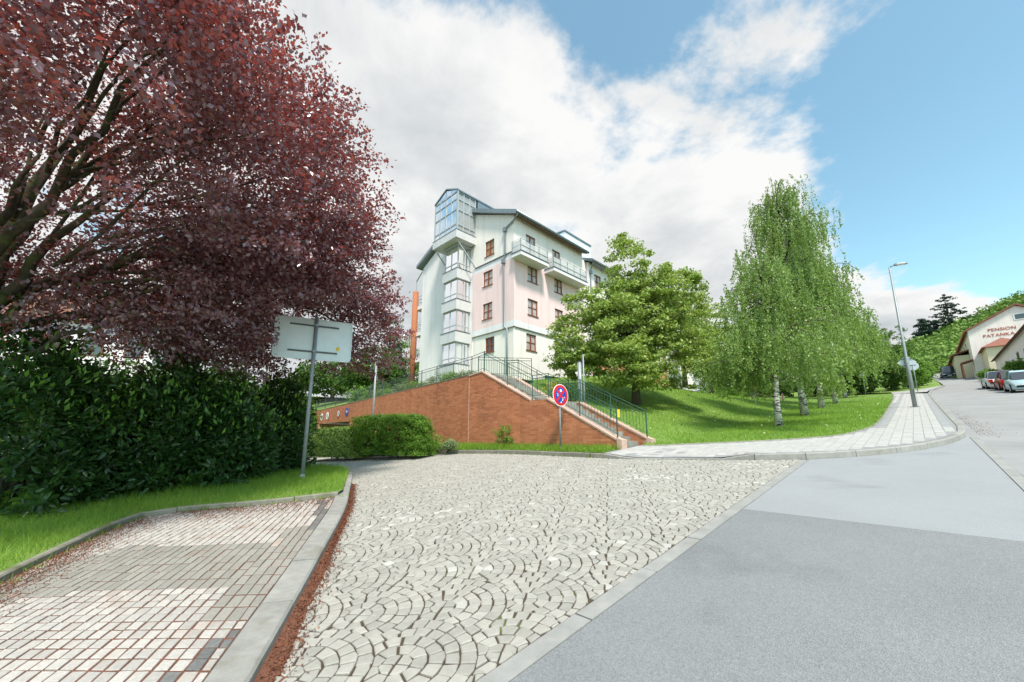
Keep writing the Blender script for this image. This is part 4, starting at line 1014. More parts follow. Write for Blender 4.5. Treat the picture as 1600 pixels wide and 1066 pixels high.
# ================================================================== PLANTS
def leafpts(rng, C, n, r, flat=.6):
    """n leaves round every clump centre"""
    k = len(C); d = rng.normal(size=(k, n, 3)); d /= np.linalg.norm(d, axis=2, keepdims=True)
    rad = rng.random((k, n, 1))**.5
    r = np.broadcast_to(np.asarray(r, float).reshape(-1, 1, 1), (k, 1, 1))
    off = d*rad*r*np.array([1, 1, flat])
    return (C[:, None, :]+off).reshape(-1, 3), d.reshape(-1, 3)
def crown_centres(rng, ells, n, inner=.55):
    w = np.array([e[3]*e[4]*e[5] for e in ells])**.8; idx = rng.choice(len(ells), n, p=w/w.sum()); E = np.array(ells)[idx]
    d = unit(rng.normal(size=(n, 3))); rad = inner+(1-inner)*rng.random((n, 1))**.7
    return E[:, :3]+d*rad*E[:, 3:], d
def limb(mb, a, b, r, rng, sag=.15, n=6):
    a, b = Vector(a), Vector(b); L = (b-a).length; pts = []; rs = []
    m = a.lerp(b, .5)+Vector((0, 0, L*sag))+Vector(rng.normal(size=3)*L*.06)
    for i in range(n+1): q = i/n; pts.append(a*(1-q)**2+m*2*q*(1-q)+b*q*q+Vector(rng.normal(size=3)*L*.012)); rs.append(r*(1-.82*q)+.004)
    mb.tube(pts, rs, 7)
def tree(name, label, base, ells, n, per, cr, ls, leafm, barkm, th, tr, seed, group=None, flat=.6, limbs=26, width=.7, inner=.5, hexa=False, lean=(0, 0)):
    rng = np.random.default_rng(seed); t = thing(name, label, 'tree', base, 0, group)
    C, d = crown_centres(rng, ells, n, inner); C[:, 2] = np.maximum(C[:, 2], .35)
    P, o = leafpts(rng, C, per, cr*(.6+.8*rng.random(n)), flat)
    up = np.repeat(d, per, 0)*.5+o*.5+np.array([0, 0, .8])
    leaves('crown', leafm, t, P, ls, rng, up=up, width=width, hexa=hexa)
    mb = MB(); top = Vector((lean[0], lean[1], th))
    k = 7; pts = [Vector((0, 0, -.2))]+[top*(i/k)+Vector((*(rng.normal(size=2)*tr*.35), 0)) for i in range(1, k+1)]
    mb.tube(pts, [tr*1.35]+[tr*(1-.75*i/k) for i in range(1, k+1)], 10)
    for c in C[rng.permutation(n)[:limbs]]:
        q = min(.95, max(.3, (c[2]/th)*.55)); limb(mb, top*q, c, tr*.38, rng)
    mb.build('trunk', barkm, t, True)
    return t
def bush(name, label, base, rx, ry, h, n, per, ls, leafm, seed, group=None, cat='bush', boxy=False, width=.5, cr=.22, rz=0, flat=.8, stems=7, young=None, inner=.55):
    rng = np.random.default_rng(seed); t = thing(name, label, cat, base, rz, group)
    if boxy:
        d = unit(rng.normal(size=(n, 3))); d[:, 2] = np.abs(d[:, 2])*1.0; ex = float(boxy) if boxy is not True else 4.0; q = np.abs(d)**ex; s = 1/np.maximum(q.sum(1), 1e-6)**(1/ex)
        C = d*s[:, None]*np.array([rx-.12, ry-.12, h-.12])*(.80+.20*rng.random((n, 1)))
        if young: C = C*(.72+.28*rng.random((n, 1)))*(1+.13*np.sin(d[:, :1]*7+seed)*np.sin(d[:, 2:]*6+seed*2))
    else:
        d = unit(rng.normal(size=(n, 3))); C = d*np.array([rx, ry, h*.5])*(inner+(1-inner)*rng.random((n, 1)))*(.82+.3*np.sin(d[:, :1]*5+seed)*np.sin(d[:, 1:2]*4+d[:, 2:]*5))
        C[:, 2] += h*.5
    C[:, 2] = np.maximum(C[:, 2], .06)
    P, o = leafpts(rng, C, per, cr, flat); P[:, 2] = np.maximum(P[:, 2], .03)
    up = np.repeat(d, per, 0)+o*.4+np.array([0, 0, .5])
    if young:
        m = (rng.random(len(P)) < .22) & (P[:, 2] > h*.35) & (o[:, 2] > -.1)
        leaves('young_leaves', young, t, P[m]+o[m]*.18+np.array([0, 0, .08]), ls*.9, rng, axis=o[m]*.6+np.array([0, 0, .9]), up=up[m], width=width)
        leaves('foliage', leafm, t, P[~m], ls, rng, axis=np.repeat(d, per, 0)[~m]*.4+o[~m]*1.4, up=up[~m], width=width, hexa=True)
    else: leaves('foliage', leafm, t, P, ls, rng, up=up, width=width)
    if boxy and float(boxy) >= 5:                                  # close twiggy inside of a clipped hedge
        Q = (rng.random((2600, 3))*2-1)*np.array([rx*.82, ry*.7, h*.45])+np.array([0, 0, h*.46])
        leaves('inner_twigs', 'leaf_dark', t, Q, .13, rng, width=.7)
    mb = MB()
    for c in C[rng.permutation(n)[:stems]]: limb(mb, (rng.normal()*rx*.15, rng.normal()*ry*.15, -.05), c*np.array([.8, .8, .85]), .025, rng, .1, 4)
    mb.build('stems', 'bark_dark', t)
    return t

# ---- copper-leaved tree over the parking bay
def purple():
    rng = np.random.default_rng(11); base = Vector((-10.4, 7.0, isl_z(-10.4, 7.0)))
    t = thing('copper_tree', 'huge dark purple leaved tree reaching over the parking bay', 'tree', base)
    ells = [(-8.25, 7.7, 7.2, 4.9, 5.6, 4.2), (-4.9, 12.0, 4.6, 1.5, 1.4, 1.4), (-6.3, 10.4, 5.6, 2.6, 2.9, 2.3), (-6.5, 4.6, 7.4, 2.8, 2.6, 2.8), (-5.75, 8.6, 6.9, 2.4, 2.8, 2.9), (-6.3, 10.4, 4.9, 3.3, 2.9, 1.8), (-7.5, 9.5, 4.8, 3.6, 2.6, 1.7)]
    C, d = crown_centres(rng, ells, 1800, .55)
    ot = rng.random(len(C)) < .10; C[ot] += d[ot]*rng.random((ot.sum(), 1))*.55
    # layered sprays: clumps sit on outward, slightly drooping twigs
    dirs = unit(C-np.array([-8.3, 7.2, 5.0])); keep = (C[:, 2] > 3.05) & (np.linalg.norm(C-np.array([0, 0, 1.5]), axis=1) > 3.6) & (C[:, 0] < -2.2)
    # open heart round the limbs on the near left side
    heart = (np.linalg.norm((C-np.array([-7.3, 5.2, 5.0]))/np.array([2.2, 2.2, 1.5]), axis=1) < 1) & (rng.random(len(C)) < .86)
    low = (C[:, 2] < 4.6) & (C[:, 1] < 6.6); keep &= ~heart & ~low
    def clear(Q, grow=0.0):              # twigs cut back round the road sign
        f = Q/Q[:, 1:2]; k = (Q[:, 2]-EYE)/Q[:, 1]; a = Q[:, 0]/Q[:, 1]
        return (a > -.615-grow) & (a < -.40+grow) & (k > .15-grow) & (k < .34+grow*.5) & (Q[:, 1] < 10.9)
    keep &= ~clear(C, .03)
    C, d, dirs = C[keep], d[keep], dirs[keep]; n = len(C)
    per = 120; k = rng.random((n, per, 1)); L = .75+.45*rng.random((n, 1, 1))
    tw = unit(dirs+rng.normal(size=(n, 3))*.45+np.array([0, 0, -.10]))
    P = C[:, None, :]+tw[:, None, :]*(k-.5)*L*1.3+rng.normal(size=(n, per, 3))*np.array([.20, .20, .13])*(1.15-k*.75)
    P = P.reshape(-1, 3); ax = np.repeat(tw, per, 0)*.7+rng.normal(size=(n*per, 3))*.5+np.array([0, 0, -.15]); up = np.repeat(d, per, 0)*.35+np.array([0, 0, .9])
    m = (np.linalg.norm(P-np.array([0, 0, 1.5]), axis=1) > 2.6) & (P[:, 2] > 2.75) & ~clear(P)
    P, ax, up = P[m]-np.array(base), ax[m], up[m]
    nr_ = np.linalg.norm(P+np.array(base), axis=1) < 7.6
    leaves('crown', 'leaf_purple', t, P[~nr_], .088, rng, axis=ax[~nr_], up=up[~nr_], width=.66)
    leaves('near_sprays', 'leaf_purple', t, P[nr_], .078, rng, axis=ax[nr_], up=up[nr_], width=.62, hexa=True)
    mb = MB(); B = Vector(base); z = lambda p: Vector(p)-B
    mb.tube([(0, 0, -.3), (.02, 0, .5), (.05, .05, 1.6), (.1, .1, 2.6), (.15, .2, 4.4), (.2, .5, 6.5), (.5, .9, 8.6)], [.36, .30, .27, .25, .17, .11, .05], 12)
    o1, o2 = Vector((.05, .05, 2.0)), Vector((.1, .1, 2.9))
    for a, b_, r, sg in ((o1, z(at(215, 488, 7.4)), .085, .02), (o2, z(at(195, 285, 7.0)), .14, .05), (o2+Zv*.3, z(at(110, 250, 7.4)), .12, .10), (o1+Zv*.5, z(at(150, 395, 7.6)), .09, .12), (o2, z(at(60, 240, 6.5)), .12, .10),
                         (o2+Zv*.5, z((-5.0, 9.2, 7.5)), .11, .1), (o2+Zv*.6, z((-5.2, 5.2, 8.0)), .10, .15), (o2+Zv*.2, z((-6.2, 11.0, 5.6)), .10, .12)):
        limb(mb, a, b_, r, rng, sg, 8)
    Ct = C[~clear(C, .14)]; n = len(Ct); C = Ct
    for i in range(70):
        c = C[rng.integers(n)]-np.array(base); s0 = Vector((.15, .2, 2.6+rng.random()*4)); limb(mb, s0.lerp(Vector(c), .35), c, .035, rng, .08, 5)
    # fine bare twigs inside the crown
    C = C[np.linalg.norm((C-np.array([-8, 7.6, 6.8]))/np.array([3.6, 4.2, 3.0]), axis=1) < 1]; n = len(C)
    for i in range(160):
        c = Vector(C[rng.integers(n)])-B; limb(mb, c-Vector(rng.normal(size=3)*.45), c+Vector(rng.normal(size=3)*.4), .007, rng, .2, 4)
    mb.build('trunk', 'bark_dark', t, True)
purple()

# ---- laurels under it
LAU = [((25, 792), 1.5, 1.2, 3.9, 'tall dark laurel at the left edge under the purple tree'), ((150, 775), 1.2, 1.0, 2.8, 'dark glossy laurel beside the leftmost laurel'),
       ((255, 762), 1.2, 1.0, 3.7, 'glossy dark laurel in the middle of the row under the purple tree'), ((345, 752), 1.1, 1.0, 2.6, 'broad laurel with bright young tips left of the big sign'),
       ((428, 737), 1.0, 1.0, 3.2, 'rounded laurel with bright young shoots nearest the big sign'), ((90, 745), 1.9, 1.3, 4.9, 'tallest shadowy laurel at the back of the left row'),
       ((330, 728), 1.8, 1.3, 4.5, 'tall laurel behind the laurels left of the big sign')]
for i, ((px, py), rx, ry, h, lab) in enumerate(LAU):
    p = ground(px, py, isl_z)
    bush('laurel_bush', lab, p, rx, ry, h, 240, 36, .15, 'leaf_laurel', 100+i, 'laurels under the purple tree', boxy=2.5, width=.40, cr=.36, young='leaf_laurel_young', stems=12)
for i, (px, py) in enumerate(((40, 800), (110, 782), (230, 770), (300, 760))):
    p = ground(px, py, isl_z)
    bush('ground_plant', ['low leafy plant at the far left edge of the grass', 'low leafy plant below the dark laurel at left', 'young laurel sapling with pale tips at the grass edge', 'rightmost low leafy plant at the laurel foot'][i], p, .45, .35, .42 if i != 2 else .75, 22, 20, .11, 'leaf_shrub', 140+i, 'low plants along the laurels', 'plant', width=.5, cr=.14, stems=4)
# dark evergreens and a house behind them
for i, (px, Y, h, r, lab) in enumerate(((-40, 15, 5.2, 3.2, 'dark evergreen behind the left laurels'), (170, 17, 5.0, 3.0, 'dark evergreen behind the middle laurels'), (330, 19, 4.6, 2.8, 'dark evergreen behind the laurels left of the big sign'), (440, 26, 4.4, 2.2, 'dark tree beside the garage wall'))):
    q = at(px, 700, Y); p = Vector((q.x, q.y, gz(q.x, q.y)))
    tree('evergreen_tree', lab, p, [(0, 0, h*.55, r, r*.9, h*.5)], 170, 60, .5, .16, 'leaf_dark', 'bark_dark', h*.7, .14, 160+i, 'evergreens behind the laurels', limbs=12, inner=.35)
q = at(-10, 700, 24); hw = thing('white_house', 'pale rendered house hidden behind the purple tree', 'house', (-30.5, 24.5, -.3), R(20))
MB().box(-5, 6, 0, 8, 0, 9.5).build('wall', 'plaster_white', hw)
MB().prism([(-5.3, -.5, 9.4), (-5.3, 4, 12.2), (-5.3, 8.5, 9.4)], (11.6, 0, 0)).build('roof', 'roof_brown', hw)
for x in (-3.6, -.8, 2.2, 4.4):
    for z in (1.5, 4.3, 7.1):
        w_ = MB().box(x, x+1.1, -.03, .02, z, z+1.4).build('window', 'frame_brown', hw)
        MB().box(x+.08, x+1.02, -.05, -.031, z+.08, z+1.32).build('pane', 'glass_dark', w_)
# ---- hedges and shrubs before the brick wall
p = ground(608, 711, verge_z); bush('clipped_hedge', 'dense dark green clipped hedge with sloping top before the brick wall', p, 2.0, .75, 1.62, 1200, 62, .055, 'leaf_yew', 201, None, 'hedge', 7.0, .45, .15, R(-28), stems=10)
p = ground(530, 714, verge_z); bush('loose_hedge', 'pale yellow green feathery hedge left of the dark clipped hedge', p, 1.7, .65, 1.25, 560, 62, .08, 'leaf_willow', 202, None, 'hedge', 5.0, .28, .22, R(-30))
for i, (px, py, rx, h, m, lab) in enumerate(((655, 706, .5, .9, 'leaf_shrub', 'small bright shrub at the right foot of the clipped hedge'), (684, 705, .62, .62, 'leaf_shrub', 'low light green bush before the left part of the brick wall'), (702, 705, .4, .45, 'leaf_grey', 'low grey green plant beside the light green bush'),
                                         (788, 698, .55, .85, 'leaf_shrub', 'leafy shrub with dry flowers against the middle of the brick wall'), (850, 694, .38, .75, 'leaf_grey', 'thin grey shrub left of the no stopping sign'))):
    p = ground(px, py, verge_z); bush('shrub', lab, p, rx, rx*.8, h, 46, 30, .06, m, 210+i, None, width=.5, cr=.13, stems=6)
p = ground(484, 712, verge_z); pw = Vector(LWF(21.9, .2, .3))
bush('ivy', 'ivy covering the far left end of the brick wall', pw, 1.0, .5, 3.3, 160, 40, .16, 'leaf_shrub', 220, None, 'ivy', True, .8, .25, math.atan2(DL[1], DL[0]))
for i, (k, r, m) in enumerate(((12.5, 1.2, 'leaf_dark'), (16, 1.5, 'leaf_shrub'), (24.5, 2.4, 'leaf_dark'))):
    p = Vector(LWF(k, LTOP(k)-.1, -1.6)) if k < 23 else Vector(LWF(k, .1, 1.2))
    bush('shrub', ['dark shrub on the wall top over the garage end', 'green shrub on the wall top above the round signs', 'big dark shrub beyond the end of the brick wall'][i], p, r, r, 1.6 if k < 23 else 4.2, 90, 40, .12, m, 225+i, None, width=.6, cr=.28)
for i in range(9):                                               # planting along the wall top
    k = 1.2+i*1.25; p = Vector(LWF(k, LTOP(k)-.12, -.75))
    bush('terrace_shrub', ['rightmost', 'second', 'third', 'fourth', 'fifth', 'sixth', 'seventh', 'eighth', 'leftmost'][i]+(' low shrub' if i in (0, 8) else ' low shrub from the right')+' in the planting along the brick wall top', p, .72, .6, .62+.12*(i % 3), 46, 40, .07, ('leaf_grey', 'leaf_shrub', 'leaf_grey')[i % 3], 240+i, 'planting behind the railing', width=.5, cr=.2, stems=4)
q = P0+SB*5.2+SA*3.6; p = Vector((*q, lawn_z(*q)-.1)); bush('golden_shrub', 'yellow leaved shrub beside the top of the stairs', p, .75, .6, 1.1, 60, 36, .06, 'leaf_gold', 260, None, width=.5, cr=.16)
q = P0+SB*4.6+SA*3.9; p = Vector((*q, lawn_z(*q)-.1)); bush('shrub', 'dark round shrub below the yellow shrub by the stairs', p, .9, .8, 1.15, 70, 40, .07, 'leaf_dark', 261, None, width=.5, cr=.2)
q = P0+SB*6.4+SA*6.2; p = Vector((*q, lawn_z(*q)-.1)); tree('young_tree', 'slim young tree with sparse drooping leaves near the house corner', p, [(0, 0, 1.9, 1.3, 1.3, .9)], 34, 34, .32, .10, 'leaf_shrub', 'bark_grey', 2.6, .04, 262, limbs=12)
# ---- lindens
b_ = ground(994, 632, lawn_z); YL = b_.y
def el(px, py, dy, rx, ry, rz): q = at(px, py, YL+dy)-b_; return (q.x, q.y, q.z, rx, ry, rz)
k = YL/612*1.0
tree('linden_tree', 'broad leafy linden with pale tips on the slope beside the house', b_,
     [el(935, 520, -.5, 2.6, 2.6, 2.3), el(983, 420, 0, 1.25, 1.4, 2.1), el(1040, 478, .5, 2.2, 2.4, 2.4), el(1045, 560, .3, 2.3, 2.4, 1.8), el(960, 565, -1.3, 2.2, 2.0, 1.35), el(985, 500, .5, 2.6, 2.6, 2.6), el(902, 562, -.8, 1.5, 1.6, 1.0), el(1010, 590, -1.2, 1.5, 1.4, .7)],
     700, 92, .50, .145, 'leaf_linden', 'bark_grey', 7.0, .21, 300, 'lindens on the slope', flat=.42, limbs=40, width=.75, inner=.5)
for i, (px, py, top, r, lab) in enumerate(((1072, 622, 452, 3.0, 'linden with dark trunk before the white end wall'), (1113, 626, 470, 3.0, 'farther linden left of the birches'))):
    p = ground(px, py, lawn_z); p = at(px, py, 34+8*i); p.z = max(6.0, gz(p.x, p.y)); h = at(px, top, p.y).z-p.z
    tree('linden_tree', lab, p, [(0, 0, h*.60, r, r, h*.42), (1.2, 0, h*.45, r*.8, r, h*.3), (-1.0, 0, h*.8, r*.6, r*.6, h*.2)], 230, 62, .62, .17, 'leaf_linden', 'bark_grey', h*.75, .2, 302+i, 'lindens on the slope', flat=.5, limbs=20, width=.75)
# ---- weeping birches in a row along the street
def birch(label, base, h, r, z0, n, seed, ls=.075):
    rng = np.random.default_rng(seed); t = thing('birch_tree', label, 'tree', base, 0, 'row of birches on the lawn')
    mb = MB(); k = 8; tr = .075+.0045*h
    pts = [Vector((0, 0, -.2))]+[Vector((*(rng.normal(size=2)*.05*i**.5), h*.93*i/k)) for i in range(1, k+1)]
    mb.tube(pts, [tr*1.45, tr]+[tr*(1-.85*i/k) for i in range(2, k+1)], 10)
    S_ = []; nl = int(26+h*1.6)
    tw_ = MB(); lb_ = MB()
    for i in range(nl):
        f = .25+.72*(i+rng.random())/nl; a = i*2.4+rng.normal()*.3; st_ = Vector((0, 0, h*.93*f*.9))
        reach = r*(1.06-.82*max(0, f-.55)/.45)*(.45+.8*rng.random()); rise = h*(.05+.10*rng.random())
        pk = st_+Vector((math.cos(a)*reach*.6, math.sin(a)*reach*.6, rise)); en = st_+Vector((math.cos(a)*reach, math.sin(a)*reach, rise*.5-.3))
        pp = [st_*(1-q)**2+(pk*1.15-st_*.15)*2*q*(1-q)+en*q*q for q in (0, .2, .4, .6, .8, 1)]
        lb_.tube(pp, [tr*.28*(1-.85*q)+.004 for q in (0, .2, .4, .6, .8, 1)], 6)
        for j in range(int(n*.72*(1.35-.95*f))): q = .25+.75*rng.random()**.8; S_.append(Vector(st_*(1-q)**2+(pk*1.15-st_*.15)*2*q*(1-q)+en*q*q)+Vector(rng.normal(size=3)*np.array([.3, .3, .15])))
    S_ = np.array(S_); m = len(S_)
    L = np.minimum((.7+2.3*rng.random(m)**1.1)*(h/10)**.5*(1.2-.65*S_[:, 2]/h), np.maximum(.3, S_[:, 2]-z0*(.7+.8*rng.random(m))))
    per = 44; kk = rng.random((m, per, 1)); sway = rng.normal(size=(m, 1, 3))*np.array([.10, .10, 0])
    P = S_[:, None, :]+np.array([0, 0, -1])*kk*L[:, None, None]+sway*kk*2+rng.normal(size=(m, per, 3))*.036
    P = P.reshape(-1, 3)
    leaves('crown', 'leaf_birch', t, P, ls, rng, axis=np.tile(np.array([0, 0, -1.0]), (len(P), 1)), up=unit(P*np.array([1, 1, 0])+1e-3), width=.75, upw=.5)
    for i in rng.permutation(m)[:90]: a = Vector(S_[i]); tw_.tube([a, a+Vector((sway[i, 0, 0], sway[i, 0, 1], -L[i]*.5)), a+Vector((sway[i, 0, 0]*2, sway[i, 0, 1]*2, -L[i]))], .005, 4, caps=False)
    mb.build('trunk', 'bark_birch', t, True); lb_.build('limbs', 'bark_grey', t, True); tw_.build('twigs', 'bark_grey', t)['kind'] = 'stuff'
BIR = [((1217, 667), 372, 2.7, 1.5, 62, 'nearest birch with low weeping crown, left of the row'), ((1258, 650), 243, 2.7, 2.6, 66, 'tallest birch, second in the row'), ((1284, 638), 305, 2.6, 3.0, 46, 'third birch from the left of the row'),
       ((1306, 631), 395, 2.6, 3.0, 40, 'fourth birch from the left of the row'), ((1321, 622), 450, 3.2, 3.0, 34, 'fifth birch from the left of the row'), ((1331, 617), 470, 3.6, 2.5, 34, 'farthest birch at the right end of the row')]
for i, ((px, py), top, r, z0, n, lab) in enumerate(BIR):
    p = ground(px, py, lawn_z); h = at(px, top, p.y).z-p.z; birch(lab, p, h, r, z0, n, 400+i, .075+.012*i)
# ---- trees behind the house and the lawn
for i, (px, Y, top, r, m, kind, lab) in enumerate(((612, 52, 488, 2.4, 'leaf_spruce', 'spruce_tree', 'blue green conifer left of the house'), (580, 46, 540, 3.2, 'leaf_dark', 'background_tree', 'dark tree behind the brick column'), (632, 60, 520, 2.6, 'leaf_wood', 'background_tree', 'green tree just left of the balconies'),
        (520, 44, 560, 4.0, 'leaf_dark', 'background_tree', 'dark tree above the garage end of the wall'), (1118, 62, 500, 4.5, 'leaf_dark', 'background_tree', 'dark tree right of the white end wall'), (1165, 58, 520, 4.5, 'leaf_dark', 'background_tree', 'dark tree behind the nearest birch'),
        (1230, 66, 520, 5.0, 'leaf_dark', 'background_tree', 'dark tree behind the tallest birch'), (1295, 70, 500, 5.0, 'leaf_wood', 'background_tree', 'green tree behind the middle birches'), (1345, 72, 500, 5.0, 'leaf_wood', 'background_tree', 'light green tree behind the give way sign'),
        (1392, 74, 505, 4.5, 'leaf_dark', 'background_tree', 'dark tree left of the street lamp'))):
    q = at(px, 610, Y); p = Vector((q.x, q.y, max(6.05 if Y < 65 else 0, gz(q.x, q.y)))); h = at(px, top, Y).z-p.z
    if kind == 'spruce_tree': E_ = [(0, 0, h*(.15+.17*j), r*(1-.19*j), r*(1-.19*j), h*.12) for j in range(5)]
    else: E_ = [(0, 0, h*.52, r, r, h*.46), (r*.5, 0, h*.36, r*.7, r*.7, h*.3), (-r*.5, 0, h*.36, r*.7, r*.7, h*.3)]
    tree(kind, lab, p, E_, 190, 42, .75, .30, m, 'bark_dark', h*.75, .2, 500+i, 'trees in the background', limbs=10, inner=.4)
for i, (s, t_, rx, h, m, lab) in enumerate(((57, 4.2, 2.6, 3.4, 'leaf_dark', 'dark bush beyond the end of the lawn'), (62, 1.9, 2.6, 4.2, 'leaf_dark', 'dark bush behind the round sign'), (66, .3, 2.0, 4.4, 'leaf_shrub', 'big bright green bush at the bend of the pavement'), (72, -.6, 1.6, 3.2, 'leaf_shrub', 'bright bush beside the dark van'),
                                      (60, 8, 3.2, 3.6, 'leaf_dark', 'dark bush behind the give way sign'), (60, 13, 3.2, 3.0, 'leaf_dark', 'low dark hedge behind the birch trunks'), (58, 18.5, 3.0, 2.4, 'leaf_shrub', 'green hedge at the back of the lawn'), (56, 24, 3.2, 2.2, 'leaf_dark', 'dark hedge beyond the white end wall'))):
    x, y = xy(s, t_); bush('bush', lab, (x, y, max(gz(x, y), 6.05 if t_ > 14 else -9)), rx, rx, h, 210, 46, .2, m, 540+i, 'bushes beyond the lawn', width=.6, cr=.42, inner=.5)

# ================================================================== UP THE STREET: GUESTHOUSE, SHEDS, CARS
RZS = math.atan2(U[1], U[0])
x, y = xy(88, -6.5); zb = gz(x, y)-.3
gh = thing('guesthouse', 'cream guesthouse with red lettering on its gable end', 'building', (x, y, zb), RZS)
ev, rd, wd, ln = 7.4, 10.2, 9.6, 36
mb = MB(); mb.prism([(0, 0, 0), (0, 0, ev), (0, -wd/2, rd), (0, -wd, ev), (0, -wd, 0)], (ln, 0, 0), 0); mb.build('wall', 'plaster_cream', gh)
for s in (0, 1):
    e = .35 if s == 0 else -wd-.35; ez = ev-.2
    MB().prism([(-.35, e, ez), (-.35, -wd/2, rd+.04), (-.35, -wd/2, rd+.26), (-.35, e, ez+.22)], (ln+.7, 0, 0)).build('roof', 'roof_red', gh)
MB().box(-.02, ln, .36, .45, ev-.28, ev-.05).build('gutter', 'paint_red', gh)
# lower yellow range along the street
mb = MB(); mb.box(4, ln, .02, 1.6, 0, 4.4); mb.build('annex_wall', 'plaster_yellow', gh)
MB().prism([(3.6, 1.95, 4.35), (3.6, .02, 5.0), (3.6, .02, 5.2), (3.6, 1.95, 4.55)], (ln-3.4, 0, 0)).build('annex_roof', 'roof_brown', gh)
MB().tube([(11, 1.75, 4.2), (11, 1.7, .1)], .08, 6).build('downpipe', 'paint_red', gh)
for i in range(8):
    xx = 6+i*3.5
    w_ = MB().box(xx, xx+1.0, 1.59, 1.63, 1.5, 2.8).build('window', 'sign_white', gh); MB().box(xx+.1, xx+.9, 1.631, 1.65, 1.6, 2.7).build('pane', 'glass_dark', w_)
    w_ = MB().box(xx, xx+1.0, -.01, .03, 5.5, 6.6).build('window', 'sign_white', gh); MB().box(xx+.1, xx+.9, .031, .05, 5.6, 6.5).build('pane', 'glass_dark', w_)
for i in range(5):
    rng = np.random.default_rng(600+i); C_ = rng.normal(size=(60, 3))*np.array([.22, .15, .18])+np.array([6.2+i*3.4, 1.85, 1.25]); leaves('flower_box', 'leaf_gold' if i % 2 else 'leaf_shrub', gh, C_, .25, rng)
for yy, z in ((-5.0, 8.1), (-4.6, 4.6)):
    w_ = MB().box(-.05, .02, yy-.55, yy+.55, z, z+.9).build('window', 'sign_white', gh); MB().box(-.07, -.051, yy-.42, yy+.42, z+.12, z+.78).build('pane', 'glass_dark', w_)
def lettering(txt, size, loc):
    cu = bpy.data.curves.new('lettering', 'FONT'); cu.body = txt; cu.size = size; cu.align_x = 'CENTER'; cu.extrude = .012; cu.space_character = 1.05
    o = bpy.data.objects.new('tmp', cu); COL.objects.link(o); bpy.context.view_layer.update()
    me = bpy.data.meshes.new_from_object(o.evaluated_get(bpy.context.evaluated_depsgraph_get())); bpy.data.objects.remove(o)
    me.materials.clear(); me.materials.append(MATS['paint_red']); r = link('lettering', me, gh); r.location = loc; r.rotation_euler = (R(90), 0, R(-90)); return r
lettering('PENSION', .62, (-.03, -3.2, 6.9)); lettering('PATANKA', .62, (-.03, -2.8, 6.1))
# porch block with hipped red roof
MB().box(-5.2, -.02, -4.6, -.9, 0, 3.9).build('porch_wall', 'plaster_yellow', gh)
MB().add([(-5.6, -5, 3.9), (-5.6, -.5, 3.9), (0, -.5, 3.9), (0, -5, 3.9), (-2.2, -2.7, 5.5), (-.01, -2.7, 5.5)], [(0, 1, 4), (1, 2, 5, 4), (3, 0, 4, 5), (0, 3, 2, 1)]).build('porch_roof', 'roof_red', gh)
MB().box(-5.25, -5.19, -3.4, -2.4, .2, 2.4).build('porch_door', 'frame_brown', gh)
MB().prism([(-.6, .05, 3.0), (2.2, .05, 3.0), (2.2, 1.3, 2.6), (-.6, 1.3, 2.6)], (0, 0, .12)).build('canopy', 'roof_brown', gh)
for xx in (-.5, 2.1): MB().tube([(xx, 1.2, 0), (xx, 1.2, 2.6)], .07, 6).build('canopy_post', 'frame_brown', gh)
# white shed along the street
x, y = xy(54, -7.7); zs = gz(*xy(68, -9))-.55
sh_ = thing('outbuilding', 'old white outbuilding with dark eaves behind the parked cars', 'building', (x, y, zs), RZS)
mb = MB(); mb.box(0, 26, -6, 0, -3, 4.6); mb.build('wall', 'plaster_white', sh_)
MB().prism([(-.6, .4, 4.42), (-.6, -3, 5.7), (-.6, -6.4, 4.42), (-.6, -3, 5.45)], (27.2, 0, 0)).build('roof', 'roof_brown', sh_)
for i, (xx, z0, z1) in enumerate(((2, 1.6, 3.0), (5.5, .6, 3.0), (9.5, .6, 3.2), (13, 1.8, 2.9), (16.5, .7, 3.1), (19.5, 1.9, 3.0), (23, .8, 2.8))):
    w_ = MB().box(xx, xx+1.1, -.02, .04, z0, z1).build('opening', 'rail_grey', sh_); MB().box(xx+.12, xx+.98, .041, .06, z0+.12, z1-.12).build('pane', 'glass_dark', w_)
EMB = [xy(50, -6.9), xy(64, -6.6), xy(82, -6.0), xy(83, -7.8), xy(54, -7.8)]
sheet('embankment', EMB, lambda x, y: gz(x, y)+.08+.9*smooth(-st(x, y)[1], 6.3, 7.8), 'grass_soil', 0, 1)
x, y = xy(60, -7.0); bush('bush', 'round green bush above the parked cars', (x, y, gz(x, y)+.5), 1.2, .8, 1.9, 120, 40, .2, 'leaf_shrub', 700, None, width=.6, cr=.35)
x, y = xy(76, -6.6); bush('bush', 'low green bush below the white outbuilding', (x, y, gz(x, y)+.4), 1.4, .7, 1.0, 90, 40, .2, 'leaf_shrub', 701, None, width=.6, cr=.35)

